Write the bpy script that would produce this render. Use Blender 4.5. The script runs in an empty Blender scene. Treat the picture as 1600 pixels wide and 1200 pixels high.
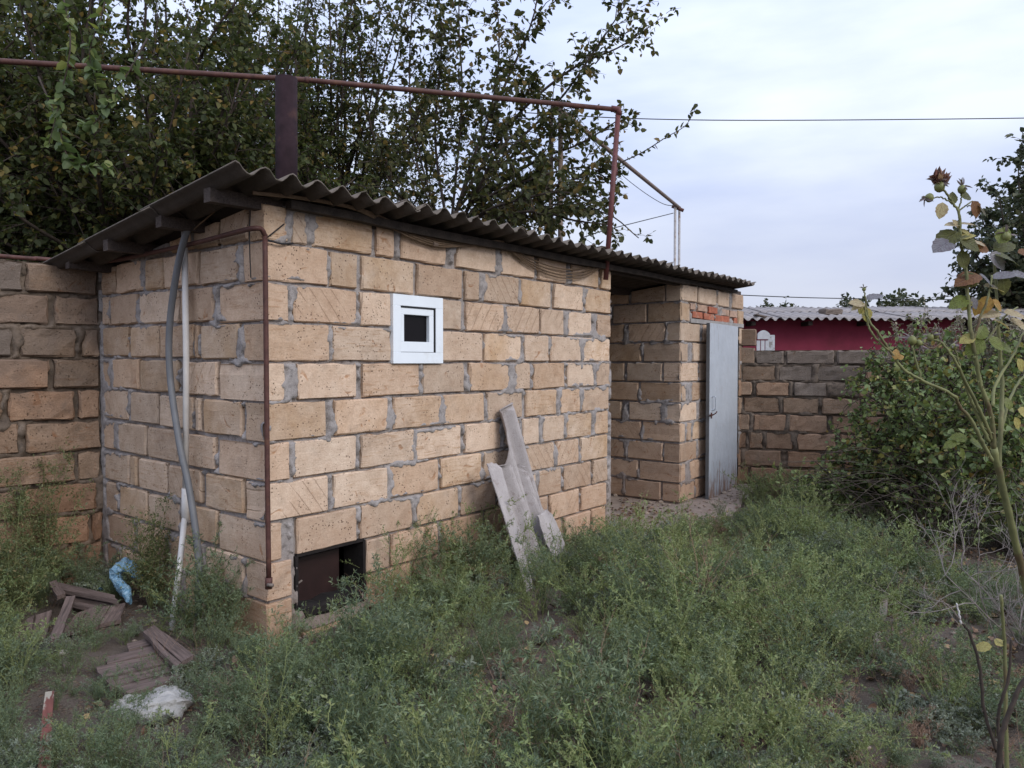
import bpy, math, random
import numpy as np
from mathutils import Vector, Matrix

# ------------------------------------------------------------------ camera, sky, sun, exposure
sc = bpy.context.scene
COL = sc.collection
EYE = 1.42
PITCH = math.atan(34/1200)
cam_d = bpy.data.cameras.new('camera'); cam = bpy.data.objects.new('camera', cam_d); COL.objects.link(cam)
cam.location = (0, 0, EYE); cam.rotation_euler = (math.pi/2 - PITCH, 0, 0)
cam_d.sensor_width = 36; cam_d.lens = 27; cam_d.clip_start = 0.05; cam_d.clip_end = 2000
sc.camera = cam
sc.view_settings.view_transform = 'Standard'; sc.view_settings.look = 'None'
sc.view_settings.exposure = 0.40; sc.view_settings.gamma = 1; sc.view_settings.use_curve_mapping = False
SUN_DIR = Vector((0.62, -0.63, 0.56)).normalized()       # from the scene towards the sun (behind thin cloud)
sun_d = bpy.data.lights.new('sun', 'SUN'); sun_d.energy = 1.5; sun_d.angle = math.radians(28); sun_d.color = (1.0, .95, .89)
sun = bpy.data.objects.new('sun', sun_d); COL.objects.link(sun)
sun.rotation_euler = SUN_DIR.to_track_quat('Z', 'Y').to_euler(); sun.location = (6, -5, 8)
world = bpy.data.worlds.new('World'); sc.world = world; world.use_nodes = True
wn = world.node_tree.nodes; wl = world.node_tree.links; wn.clear()
sky = wn.new('ShaderNodeTexSky'); sky.sky_type = 'NISHITA'; sky.sun_disc = False
sky.sun_elevation = math.asin(SUN_DIR.z); sky.sun_rotation = math.atan2(SUN_DIR.x, SUN_DIR.y)
wtc = wn.new('ShaderNodeTexCoord'); wsep = wn.new('ShaderNodeSeparateXYZ'); wl.new(wtc.outputs['Generated'], wsep.inputs[0])
# overcast layer: paler towards the zenith, faint long streaks of cloud
wmap = wn.new('ShaderNodeMapping'); wmap.inputs['Scale'].default_value = (1.6, 1.6, 6.0); wl.new(wtc.outputs['Generated'], wmap.inputs[0])
wno = wn.new('ShaderNodeTexNoise'); wno.inputs['Scale'].default_value = 1.7; wno.inputs['Detail'].default_value = 6; wno.inputs['Roughness'].default_value = .5
wl.new(wmap.outputs[0], wno.inputs['Vector'])
wr = wn.new('ShaderNodeValToRGB'); wl.new(wno.outputs['Fac'], wr.inputs[0])
wr.color_ramp.elements[0].position = .36; wr.color_ramp.elements[0].color = (4.5, 5.15, 7.1, 1)
wr.color_ramp.elements[1].position = .66; wr.color_ramp.elements[1].color = (6.6, 7.1, 8.3, 1)
wg = wn.new('ShaderNodeMapRange'); wl.new(wsep.outputs['Z'], wg.inputs['Value'])
wg.inputs['From Min'].default_value = 0; wg.inputs['From Max'].default_value = .9
wg.inputs['To Min'].default_value = .86; wg.inputs['To Max'].default_value = 2.0
wmul = wn.new('ShaderNodeMixRGB'); wmul.blend_type = 'MULTIPLY'; wmul.inputs[0].default_value = 1
wl.new(wr.outputs[0], wmul.inputs[1]); wl.new(wg.outputs[0], wmul.inputs[2])
# slightly pink low sky
wh = wn.new('ShaderNodeMapRange'); wl.new(wsep.outputs['Z'], wh.inputs['Value'])
wh.inputs['From Min'].default_value = .02; wh.inputs['From Max'].default_value = .26; wh.inputs['To Min'].default_value = .8; wh.inputs['To Max'].default_value = 0
wpk = wn.new('ShaderNodeMixRGB'); wl.new(wh.outputs[0], wpk.inputs[0]); wl.new(wmul.outputs[0], wpk.inputs[1]); wpk.inputs[2].default_value = (5.3, 5.4, 6.5, 1)
wmix = wn.new('ShaderNodeMixRGB'); wmix.inputs[0].default_value = .88
wl.new(sky.outputs[0], wmix.inputs[1]); wl.new(wpk.outputs[0], wmix.inputs[2])
wb = wn.new('ShaderNodeBackground'); wb.inputs['Strength'].default_value = .1; wl.new(wmix.outputs[0], wb.inputs[0])
wo = wn.new('ShaderNodeOutputWorld'); wl.new(wb.outputs[0], wo.inputs[0])

# ------------------------------------------------------------------ helpers
rng = np.random.default_rng(7); random.seed(7)
PY = lambda px: (px - 800)/1200.0
def ray(px, py):
    x = (px-800)/1200.0; y = (600-py)/1200.0
    c, s = math.cos(PITCH), math.sin(PITCH)
    return np.array([x, c + y*s, -s + y*c])
def at(px, py, Y):                       # world point seen at a pixel, at depth Y
    r = ray(px, py); t = Y/r[1]
    return np.array([r[0]*t, Y, EYE + r[2]*t])
def on_plane(px, py, O, D, off=0.0):     # pixel -> (u, z) on the vertical plane through O along D (2D), moved outward by off
    n = np.array([D[1], -D[0]])          # outward normal
    O2 = np.array(O[:2]) + n*off
    r = ray(px, py); t = (O2 @ n)/(r[:2] @ n); p = r*t
    return float((p[:2]-O2) @ D), float(EYE + p[2])
def px_u(px, O, D, off=0.0): return on_plane(px, 566, O, D, off)[0]

WM = {}
def put(o, M=None, parent=None):
    M = Matrix.Identity(4) if M is None else M
    COL.objects.link(o); WM[o.name] = M
    if parent is not None:
        o.parent = parent; o.matrix_basis = WM[parent.name].inverted() @ M
    else: o.matrix_basis = M
    return o
def tag(o, label=None, cat=None, group=None, kind=None):
    if label: o['label'] = label
    if cat: o['category'] = cat
    if group: o['group'] = group
    if kind: o['kind'] = kind
    return o
def empty(name, loc, parent=None):
    o = bpy.data.objects.new(name, None); o.empty_display_size = .1
    return put(o, Matrix.Translation(Vector(loc)), parent)
def mesh(name, v, f, mats=None, smooth=False, mi=None):
    m = bpy.data.meshes.new(name)
    v = np.asarray(v, dtype=np.float32).reshape(-1, 3)
    if isinstance(f, np.ndarray):
        nf, k = f.shape
        m.vertices.add(len(v)); m.vertices.foreach_set('co', v.ravel())
        m.loops.add(nf*k); m.loops.foreach_set('vertex_index', f.astype(np.int32).ravel())
        m.polygons.add(nf); m.polygons.foreach_set('loop_start', np.arange(0, nf*k, k, dtype=np.int32))
        m.polygons.foreach_set('loop_total', np.full(nf, k, dtype=np.int32))
        m.update(calc_edges=True)
    else:
        m.from_pydata([tuple(map(float, p)) for p in v], [], f); m.update()
    for mt in (mats if isinstance(mats, (list, tuple)) else [mats] if mats else []): m.materials.append(mt)
    if smooth: m.polygons.foreach_set('use_smooth', np.ones(len(m.polygons), dtype=bool))
    if mi is not None: m.polygons.foreach_set('material_index', np.asarray(mi, dtype=np.int32))
    return m
def obj(name, v, f, mats, parent=None, M=None, smooth=False, mi=None):
    """v in the coordinates of M (world by default)"""
    return put(bpy.data.objects.new(name, mesh(name, v, f, mats, smooth, mi)), M, parent)
def local_obj(name, v, f, mats, parent=None, smooth=False, mi=None):
    """world-space vertices, origin moved to their base centre"""
    v = np.asarray(v, dtype=float).reshape(-1, 3)
    c = (v.min(0)+v.max(0))/2; c[2] = v[:, 2].min()
    return obj(name, v-c, f, mats, parent, Matrix.Translation(Vector(c)), smooth, mi)
class Buf:
    def __init__(s): s.v = []; s.f = []; s.m = []; s.n = 0
    def add(s, v, f, m=0):
        v = np.asarray(v, dtype=float).reshape(-1, 3)
        s.v.append(v); s.f += [tuple(int(i)+s.n for i in q) for q in f]; s.m += [m]*len(f); s.n += len(v)
    def V(s): return np.vstack(s.v)
def box_vf(a, b):
    x0, y0, z0 = a; x1, y1, z1 = b
    v = [(x0,y0,z0),(x1,y0,z0),(x1,y1,z0),(x0,y1,z0),(x0,y0,z1),(x1,y0,z1),(x1,y1,z1),(x0,y1,z1)]
    return v, [(0,3,2,1),(4,5,6,7),(0,1,5,4),(1,2,6,5),(2,3,7,6),(3,0,4,7)]
def frame(O, D, z=0.0):                  # matrix of a wall frame: x along D, y inward, z up
    return Matrix(((D[0], -D[1], 0, O[0]), (D[1], D[0], 0, O[1]), (0, 0, 1, z), (0, 0, 0, 1)))
def tube_vf(pts, r, n=8, cap=True, squash=1.0):
    P = np.asarray(pts, dtype=float); k = len(P)
    R = np.full(k, r) if np.isscalar(r) else np.asarray(r, dtype=float)
    T = np.gradient(P, axis=0); T /= np.linalg.norm(T, axis=1)[:, None] + 1e-12
    up = np.array([0, 0, 1.0]) if abs(T[0][2]) < .9 else np.array([1.0, 0, 0])
    a = np.cross(T[0], up); a /= np.linalg.norm(a)
    v = []
    ang = np.arange(n)*2*math.pi/n
    for i in range(k):
        a = a - T[i]*(a @ T[i]); a /= np.linalg.norm(a)+1e-12; b = np.cross(T[i], a)
        v.append(P[i] + R[i]*(np.cos(ang)[:, None]*a + squash*np.sin(ang)[:, None]*b))
    v = np.vstack(v); f = []
    for i in range(k-1):
        for j in range(n):
            j2 = (j+1) % n; f.append((i*n+j, i*n+j2, (i+1)*n+j2, (i+1)*n+j))
    if cap: f.append(tuple(range(n-1, -1, -1))); f.append(tuple((k-1)*n+j for j in range(n)))
    return v, f
def spline(pts, n=8):                    # catmull-rom through the points
    P = [np.asarray(p, dtype=float) for p in pts]; P = [2*P[0]-P[1]] + P + [2*P[-1]-P[-2]]
    out = []
    for i in range(1, len(P)-2):
        for t in np.arange(n)/n:
            out.append(.5*((2*P[i]) + (P[i+1]-P[i-1])*t + (2*P[i-1]-5*P[i]+4*P[i+1]-P[i+2])*t*t + (3*P[i]-P[i-1]-3*P[i+1]+P[i+2])*t**3))
    out.append(P[-2]); return np.array(out)
def vnoise(x, y, seed=0):                # vectorised smooth value noise, 0..1
    x = np.asarray(x, float); y = np.asarray(y, float)
    xi = np.floor(x).astype(np.int64); yi = np.floor(y).astype(np.int64); xf = x-xi; yf = y-yi
    xf = xf*xf*(3-2*xf); yf = yf*yf*(3-2*yf)
    def h(a, b):
        n = (a*374761393 + b*668265263 + seed*974634777) & 0xffffffff
        n = ((n ^ (n >> 13))*1274126177) & 0xffffffff
        return ((n ^ (n >> 16)) & 0xffff)/65535.0
    return (h(xi, yi)*(1-xf)+h(xi+1, yi)*xf)*(1-yf) + (h(xi, yi+1)*(1-xf)+h(xi+1, yi+1)*xf)*yf
def fbm(x, y, seed=0, o=4):
    s = 0; a = .5; t = 0
    for i in range(o): s = s + a*vnoise(x*2**i, y*2**i, seed+i*17); t += a; a *= .5
    return s/t

# ------------------------------------------------------------------ materials
class NT:
    def __init__(s, name):
        s.m = bpy.data.materials.new(name); s.m.use_nodes = True; s.t = s.m.node_tree; s.t.nodes.clear()
        s.out = s.n('OutputMaterial')
    def n(s, typ, **kw):
        nd = s.t.nodes.new('ShaderNode'+typ)
        for k, v in kw.items():
            if isinstance(v, bpy.types.NodeSocket): s.t.links.new(v, nd.inputs[k.replace('_', ' ')])
            elif k.startswith('p_'): setattr(nd, k[2:], v)
            else: nd.inputs[k.replace('_', ' ')].default_value = v
        return nd
    def link(s, a, b): s.t.links.new(a, b)
    def math(s, op, a, b=None, c=None, clamp=False):
        nd = s.t.nodes.new('ShaderNodeMath'); nd.operation = op; nd.use_clamp = clamp
        for i, v in enumerate((a, b, c)):
            if v is None: continue
            if isinstance(v, bpy.types.NodeSocket): s.t.links.new(v, nd.inputs[i])
            else: nd.inputs[i].default_value = v
        return nd.outputs[0]
    def mix(s, f, a, b, mode='MIX'):
        nd = s.t.nodes.new('ShaderNodeMixRGB'); nd.blend_type = mode
        for i, v in enumerate((f, a, b)):
            if isinstance(v, bpy.types.NodeSocket): s.t.links.new(v, nd.inputs[i])
            elif i == 0: nd.inputs[0].default_value = v
            else: nd.inputs[i].default_value = tuple(v)+(1,) if len(v) == 3 else v
        return nd.outputs[0]
    def rng(s, v, a, b, c=0.0, d=1.0):
        nd = s.t.nodes.new('ShaderNodeMapRange'); s.t.links.new(v, nd.inputs[0])
        for i, q in enumerate((a, b, c, d)): nd.inputs[i+1].default_value = q
        return nd.outputs[0]
    def noise(s, vec, scale, detail=4, rough=.55, dist=0.0):
        return s.n('TexNoise', Vector=vec, Scale=scale, Detail=detail, Roughness=rough, Distortion=dist).outputs['Fac']
    def mapping(s, vec, scale=(1,1,1), rot=(0,0,0), loc=(0,0,0)):
        return s.n('Mapping', Vector=vec, Scale=scale, Rotation=rot, Location=loc).outputs[0]
    def obj_coord(s, jitter=True):
        tc = s.n('TexCoord').outputs['Object']
        if not jitter: return tc
        r = s.n('ObjectInfo').outputs['Random']
        cmb = s.n('CombineXYZ', X=s.math('MULTIPLY', r, 91.7), Y=s.math('MULTIPLY', r, 37.3), Z=s.math('MULTIPLY', r, 61.1)).outputs[0]
        return s.n('VectorMath', p_operation='ADD').outputs[0] if False else s._add(tc, cmb)
    def _add(s, a, b):
        nd = s.t.nodes.new('ShaderNodeVectorMath'); nd.operation = 'ADD'
        s.t.links.new(a, nd.inputs[0]); s.t.links.new(b, nd.inputs[1]); return nd.outputs[0]
    def surf(s, color, rough=.8, bump=None, bstr=.5, bdist=.01, metal=0.0, spec=.3, **kw):
        p = s.n('BsdfPrincipled')
        for k, v in (('Base Color', color), ('Roughness', rough), ('Metallic', metal), ('Specular IOR Level', spec)):
            if isinstance(v, bpy.types.NodeSocket): s.t.links.new(v, p.inputs[k])
            else: p.inputs[k].default_value = (tuple(v)+(1,) if isinstance(v, tuple) and len(v) == 3 else v)
        for k, v in kw.items(): p.inputs[k.replace('_', ' ')].default_value = v
        if bump is not None:
            b = s.n('Bump', Height=bump, Strength=bstr, Distance=bdist); s.t.links.new(b.outputs[0], p.inputs['Normal'])
        s.t.links.new(p.outputs[0], s.out.inputs[0]); return s.m

def stone_mat(name, ca, cb, cc, grooves=0, old=0.0, strata=.5):
    t = NT(name); c = t.obj_coord(); R = t.n('ObjectInfo').outputs['Random']
    R2 = t.math('FRACT', t.math('MULTIPLY', R, 17.31)); R3 = t.math('FRACT', t.math('MULTIPLY', R, 53.7))
    wp0 = t.n('NewGeometry').outputs['Position']
    n1 = t.noise(c, 4.0, 5, .6); col = t.mix(t.rng(n1, .3, .7), ca, cb)
    col = t.mix(t.math('MULTIPLY', t.math('POWER', R2, 1.5), .8), col, cc)
    st = t.noise(t.mapping(c, (2.6, 2.6, 24.0), (0, .04, 0)), 2.6, 6, .68, .9)                    # bedding lines of the shell limestone
    stf = t.rng(st, .53, .66); col = t.mix(t.math('MULTIPLY', t.math('MULTIPLY', stf, t.rng(R3, .2, 1)), strata), col, (cc[0]*.72, cc[1]*.62, cc[2]*.5))
    sw = t.noise(c, 9.0, 3, .5, 2.2); swf = t.math('MULTIPLY', t.rng(sw, .62, .70), t.rng(t.noise(c, 5.5, 1), .50, .6))
    col = t.mix(t.math('MULTIPLY', swf, .75), col, (cc[0]*.7, cc[1]*.5, cc[2]*.34))  # rusty shell inclusions
    fine = t.noise(c, 95.0, 4, .75); col = t.mix(.34 + old*.3, col, t.n('ValToRGB', Fac=fine).outputs[0], 'OVERLAY')
    po = t.n('TexVoronoi', Vector=c, Scale=55.0, Randomness=1.0).outputs['Distance']
    pf = t.math('MULTIPLY', t.rng(po, .26, .14), t.rng(t.noise(c, 10.0, 2), .47, .6))
    col = t.mix(t.math('MULTIPLY', pf, .85), col, (.09, .055, .035))
    bl = t.noise(wp0, 14.0, 6, .72); col = t.mix(.38, col, t.n('ValToRGB', Fac=t.rng(bl, .2, .8)).outputs[0], 'SOFT_LIGHT')
    br = t.rng(R, 0, 1, .80, 1.12)
    col = t.mix(1.0, col, t.n('CombineXYZ', X=br, Y=br, Z=br).outputs[0], 'MULTIPLY')
    wp = t.n('NewGeometry').outputs['Position']; wz = t.n('SeparateXYZ', Vector=wp).outputs['Z']
    big = t.noise(wp, 2.3, 5, .62)
    low = t.math('MULTIPLY', t.rng(t.math('ADD', wz, t.rng(big, .3, .7, -.25, .25)), .75, .1), .42)
    col = t.mix(low, col, (cc[0]*.74, cc[1]*.56, cc[2]*.44))                        # rising damp and splashed earth
    grime = t.rng(t.noise(wp, 5.0, 6, .7), .56, .72); col = t.mix(t.math('MULTIPLY', grime, .3+old*.4), col, (.13, .105, .085))
    if old:
        lich = t.rng(t.math('ADD', t.noise(wp, 1.6, 4, .6), t.rng(wz, .8, 2.0, -.1, .16)), .52, .66)
        col = t.mix(t.math('MULTIPLY', lich, .6), col, (.155, .125, .105))
    bump = t.math('ADD', t.math('MULTIPLY', st, .35), t.math('MULTIPLY', fine, .5+old*.6))
    bump = t.math('ADD', bump, t.math('MULTIPLY', n1, .5)); bump = t.math('SUBTRACT', bump, t.math('MULTIPLY', pf, .8))
    bump = t.math('SUBTRACT', bump, t.math('MULTIPLY', swf, .3))
    if grooves:
        w = t.n('TexWave', p_wave_type='BANDS', p_bands_direction='X', Vector=t.mapping(c, (1, 1, 1), (0, math.radians(38 if grooves == 1 else -34), 0)), Scale=5.2 if grooves == 1 else 4.2, Distortion=1.6, Detail=1.5, Detail_Scale=.8).outputs['Fac']
        g = t.math('MULTIPLY', t.rng(w, .965, .995), t.rng(t.noise(c, 4.0, 1), .38, .48))
        bump = t.math('SUBTRACT', bump, t.math('MULTIPLY', g, .9)); col = t.mix(t.math('MULTIPLY', g, .3), col, (cc[0]*.55, cc[1]*.45, cc[2]*.36))
    return t.surf(col, .92, bump, .6+.3*old, .011, spec=.15)
CA, CB, CC = (.60, .468, .358), (.505, .377, .277), (.47, .325, .225)
M_STONE = [stone_mat('limestone_plain', CA, CB, CC, 0, 0, .85), stone_mat('limestone_banded', CA, (.44, .29, .17), CC, 0, 0, 1.0),
           stone_mat('limestone_sawn', CA, CB, CC, 1), stone_mat('limestone_sawn_back', CA, CB, CC, 2)]
M_OLD = [stone_mat('weathered_stone', (.335, .24, .17), (.24, .168, .118), (.33, .20, .128), 0, .6),
         stone_mat('weathered_stone_banded', (.30, .218, .157), (.225, .16, .113), (.30, .19, .125), 0, .8, .9)]
M_DARKOLD = stone_mat('grey_weathered_stone', (.215, .178, .15), (.15, .122, .102), (.19, .145, .115), 0, .8)
def mortar_mat(name, a, b):
    t = NT(name); wp = t.n('NewGeometry').outputs['Position']
    n = t.noise(wp, 9, 6, .65); col = t.mix(t.rng(n, .3, .7), a, b); col = t.mix(t.rng(t.noise(wp, 26, 5, .7), .5, .66), col, tuple(x*.62+.01 for x in b))
    f = t.noise(wp, 140, 3, .7); col = t.mix(.3, col, t.n('ValToRGB', Fac=f).outputs[0], 'OVERLAY')
    wz = t.n('SeparateXYZ', Vector=wp).outputs['Z']
    col = t.mix(t.rng(wz, .6, .05, 0, .45), col, (.2, .12, .07))
    return t.surf(col, .95, t.math('ADD', n, t.math('MULTIPLY', f, .5)), .7, .01, spec=.1)
M_MORTAR = mortar_mat('cement_mortar', (.37, .34, .325), (.25, .226, .216))
M_MORTAR_OLD = mortar_mat('crumbling_mortar', (.21, .165, .13), (.10, .078, .062))
def simple(name, col, rough=.7, var=.25, scale=14, bump=.3, metal=0, spec=.3, stain=None, stain_lo=.55, stain_hi=.7, stretch=(1,1,1), bd=.006, **kw):
    t = NT(name); c = t.mapping(t.obj_coord(), stretch); n = t.noise(c, scale, 5, .6)
    dk = tuple(x*(1-var) for x in col); lt = tuple(min(1, x*(1+var)) for x in col)
    k = t.mix(t.rng(n, .3, .7), dk, lt)
    if stain: k = t.mix(t.rng(t.noise(c, scale*.35, 6, .68), stain_lo, stain_hi), k, stain)
    return t.surf(k, rough, n, bump, bd, metal=metal, spec=spec, **kw)
M_TIMBER = simple('grey_timber', (.06, .046, .04), .9, .45, 9, .6, stretch=(1, 14, 14), bd=.004)
M_BEAM = simple('dark_timber', (.03, .023, .019), .9, .45, 9, .6, stretch=(1, 12, 12), bd=.004)
M_BOARD = simple('weathered_board', (.12, .088, .078), .9, .4, 7, .7, stain=(.06, .045, .04), stretch=(1.2, 16, 16), bd=.005)
M_RUSTPIPE = simple('rusty_brown_pipe', (.075, .032, .026), .6, .35, 24, .4, stain=(.12, .055, .032))
M_REDPIPE = simple('maroon_painted_pipe', (.115, .038, .036), .55, .3, 20, .3, stain=(.07, .03, .028))
M_GREYPIPE = simple('grey_brown_pipe', (.17, .125, .098), .6, .3, 18, .3, stain=(.10, .06, .04))
M_PALEPIPE = simple('galvanised_pipe', (.34, .32, .31), .5, .2, 18, .2, stain=(.2, .13, .09))
M_CHIM = simple('dark_flue_pipe', (.022, .012, .015), .85, .35, 10, .3, spec=.15, stain=(.06, .03, .025))
M_WPLASTIC = simple('white_plastic_pipe', (.55, .53, .51), .5, .12, 10, .1, stain=(.3, .26, .22), stain_lo=.6, stain_hi=.75)
M_HOSE = simple('grey_plastic_hose', (.135, .14, .15), .5, .15, 10, .1)
M_CABLE = simple('tan_cable', (.15, .10, .062), .7, .3, 20, .1)
M_BLACK = simple('black_wire', (.02, .02, .022), .6, .2, 20, .1)
M_UPVC = simple('white_window_plastic', (.74, .79, .83), .35, .04, 6, .05, stain=(.62, .64, .64), spec=.5)
M_GASKET = simple('black_gasket', (.012, .012, .013), .5, .1, 6, .05)
M_PANE = simple('dark_window_glass', (.008, .007, .008), .25, .1, 3, .02, spec=.12)
M_GREYCLOTH = simple('aged_bracket_metal', (.16, .13, .11), .6, .2, 12, .3)
M_CONC = simple('pale_concrete', (.36, .33, .30), .95, .25, 12, .8, stain=(.22, .17, .13), bd=.015)
M_DUST = simple('trodden_concrete', (.27, .215, .18), .95, .25, 7, .6, stain=(.15, .095, .07), bd=.01)
M_BRICK = simple('red_brick', (.36, .125, .075), .9, .3, 22, .6, stain=(.42, .26, .19), stain_lo=.52, stain_hi=.62)
M_BRICKPALE = simple('mortar_smeared_brick', (.40, .27, .20), .9, .25, 22, .6, stain=(.34, .3, .28))
M_LINTEL = simple('grey_lintel', (.28, .265, .255), .95, .2, 14, .5)
M_REDWALL = simple('dark_red_render', (.215, .030, .056), .85, .12, 4, .2, stain=(.16, .026, .042))
M_WHITEPAINT = simple('chipped_white_paint', (.42, .43, .45), .7, .15, 12, .3, stain=(.22, .21, .2), stain_lo=.58, stain_hi=.64)
M_SHADE = simple('shade_black_lining', (.014, .011, .010), .95, .4, 14, .8)  # near-black colour standing in for shade inside the low opening
M_SHEETMETAL = simple('dark_brown_sheet_metal', (.022, .010, .009), .45, .4, 6, .3, stain=(.06, .03, .02), spec=.5)
def slate_mat(name, a, b, lich, lo=.5, hi=.64):
    t = NT(name); c = t.n('NewGeometry').outputs['Position']
    n = t.noise(c, 6, 6, .65); col = t.mix(t.rng(n, .3, .7), a, b)
    col = t.mix(t.rng(t.noise(c, 14, 5, .7), lo, hi), col, lich)
    f = t.noise(c, 180, 2, .6); col = t.mix(.25, col, t.n('ValToRGB', Fac=f).outputs[0], 'OVERLAY')
    return t.surf(col, .92, t.math('ADD', n, f), .4, .006, spec=.15)
M_SLATE = slate_mat('old_cement_sheet', (.17, .145, .125), (.10, .084, .072), (.075, .068, .05))
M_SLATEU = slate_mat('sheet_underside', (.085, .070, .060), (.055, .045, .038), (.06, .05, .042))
M_SLATEP = slate_mat('pale_cement_sheet', (.42, .385, .375), (.30, .27, .262), (.24, .20, .19), .56, .7)
M_SLATEFAR = slate_mat('far_cement_sheet', (.36, .33, .315), (.26, .235, .225), (.2, .18, .165), .58, .7)
def door_mat():
    t = NT('pale_blue_grey_door_paint'); c = t.obj_coord(False)
    n = t.noise(c, 3.5, 5, .6); col = t.mix(t.rng(n, .3, .7), (.43, .46, .50), (.37, .40, .44))
    z = t.n('SeparateXYZ', Vector=c).outputs['Z']
    r = t.math('ADD', t.noise(t.mapping(c, (6, 6, 1.2)), 4, 6, .7), t.rng(z, .0, .5, .26, 0)); col = t.mix(t.rng(r, .62, .78), col, (.20, .115, .075))
    run = t.rng(t.noise(t.mapping(c, (14, 14, .7)), 3, 4, .6), .6, .75); col = t.mix(t.math('MULTIPLY', run, .55), col, (.24, .215, .195)); col = t.mix(t.math('MULTIPLY', t.rng(t.noise(c, 22, 5, .75), .62, .72), .7), col, (.19, .12, .085))
    col = t.mix(t.math('MULTIPLY', t.rng(z, 1.86, 1.80, 1, 0), .2), col, (.2, .2, .2))
    return t.surf(col, .5, n, .5, .03, spec=.4)
M_DOOR = door_mat()
M_EDGE = simple('dark_door_edge', (.10, .105, .11), .6, .2, 8, .1)
def leaf_mat(name, cols, trans=.3, rough=.55, spec=.35, inst=False, mottle=False):
    """leaf colours vary leaf by leaf; cols = list of (position, colour)"""
    t = NT(name); r = t.n('NewGeometry').outputs['Random Per Island']
    if inst: 
        q = t.n('ObjectInfo').outputs['Random']; r = t.math('FRACT', t.math('ADD', t.math('MULTIPLY', r, .55), q))
    rp = t.n('ValToRGB', Fac=r); cr = rp.color_ramp
    cr.elements[0].position = cols[0][0]; cr.elements[0].color = cols[0][1]+(1,)
    cr.elements[1].position = cols[-1][0]; cr.elements[1].color = cols[-1][1]+(1,)
    for p, k in cols[1:-1]:
        e = cr.elements.new(p); e.color = k+(1,)
    d = t.n('BsdfPrincipled', Roughness=rough); d.inputs['Specular IOR Level'].default_value = spec; base = rp.outputs[0]
    if mottle:                                                # blemishes, paler midrib and side veins
        oc = t.n('TexCoord').outputs['Object']; sx = t.n('SeparateXYZ', Vector=oc); ax = t.math('ABSOLUTE', sx.outputs['X'])
        base = t.mix(t.rng(t.noise(oc, 5, 5, .7), .45, .7), base, (cols[0][1][0]*.62, cols[0][1][1]*.42, cols[0][1][2]*.5))
        vein = t.math('SINE', t.math('MULTIPLY', t.math('SUBTRACT', sx.outputs['Y'], t.math('MULTIPLY', ax, .9)), 52.0)); rib = t.math('MAXIMUM', t.rng(ax, .028, .010), t.math('MULTIPLY', t.rng(vein, .8, 1.0), .5))
        base = t.mix(t.math('MULTIPLY', rib, .4), base, tuple(min(1, x*1.5+.05) for x in cols[0][1]))
        b = t.n('Bump', Height=rib, Strength=.6, Distance=.02); t.link(b.outputs[0], d.inputs['Normal'])
    t.link(base, d.inputs['Base Color'])
    tr = t.n('BsdfTranslucent'); t.link(t.mix(1, base, (1.1, 1.15, .7), 'MULTIPLY'), tr.inputs[0])
    mx = t.n('MixShader'); mx.inputs[0].default_value = trans; t.link(d.outputs[0], mx.inputs[1]); t.link(tr.outputs[0], mx.inputs[2])
    t.link(mx.outputs[0], t.out.inputs[0]); return t.m
M_BARK = simple('dark_bark', (.05, .038, .030), .9, .4, 20, .8)
M_TWIG = simple('grey_twig', (.20, .165, .14), .9, .3, 30, .3)
M_STEM = simple('green_brown_rose_stem', (.14, .145, .06), .6, .35, 18, .3, stain=(.10, .055, .035))
# ------------------------------------------------------------------ the stone shed: plan
A = np.array([-1.219, 3.78]); L = np.array([-.7625, .647]); L /= np.linalg.norm(L)
F = np.array([.605, .796]); F /= np.linalg.norm(F)
C = A + L*1.93; B_U = px_u(954, A, F); D_U = px_u(1063, A, F); E_U = px_u(1160, A, F)
D = A + F*D_U
ZJ = lambda k: EYE + .2*k                 # bed joints sit every 0.2 m
SLOPE = -.103
def roof_z(l): return 2.264 + SLOPE*(l+.25)

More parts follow.
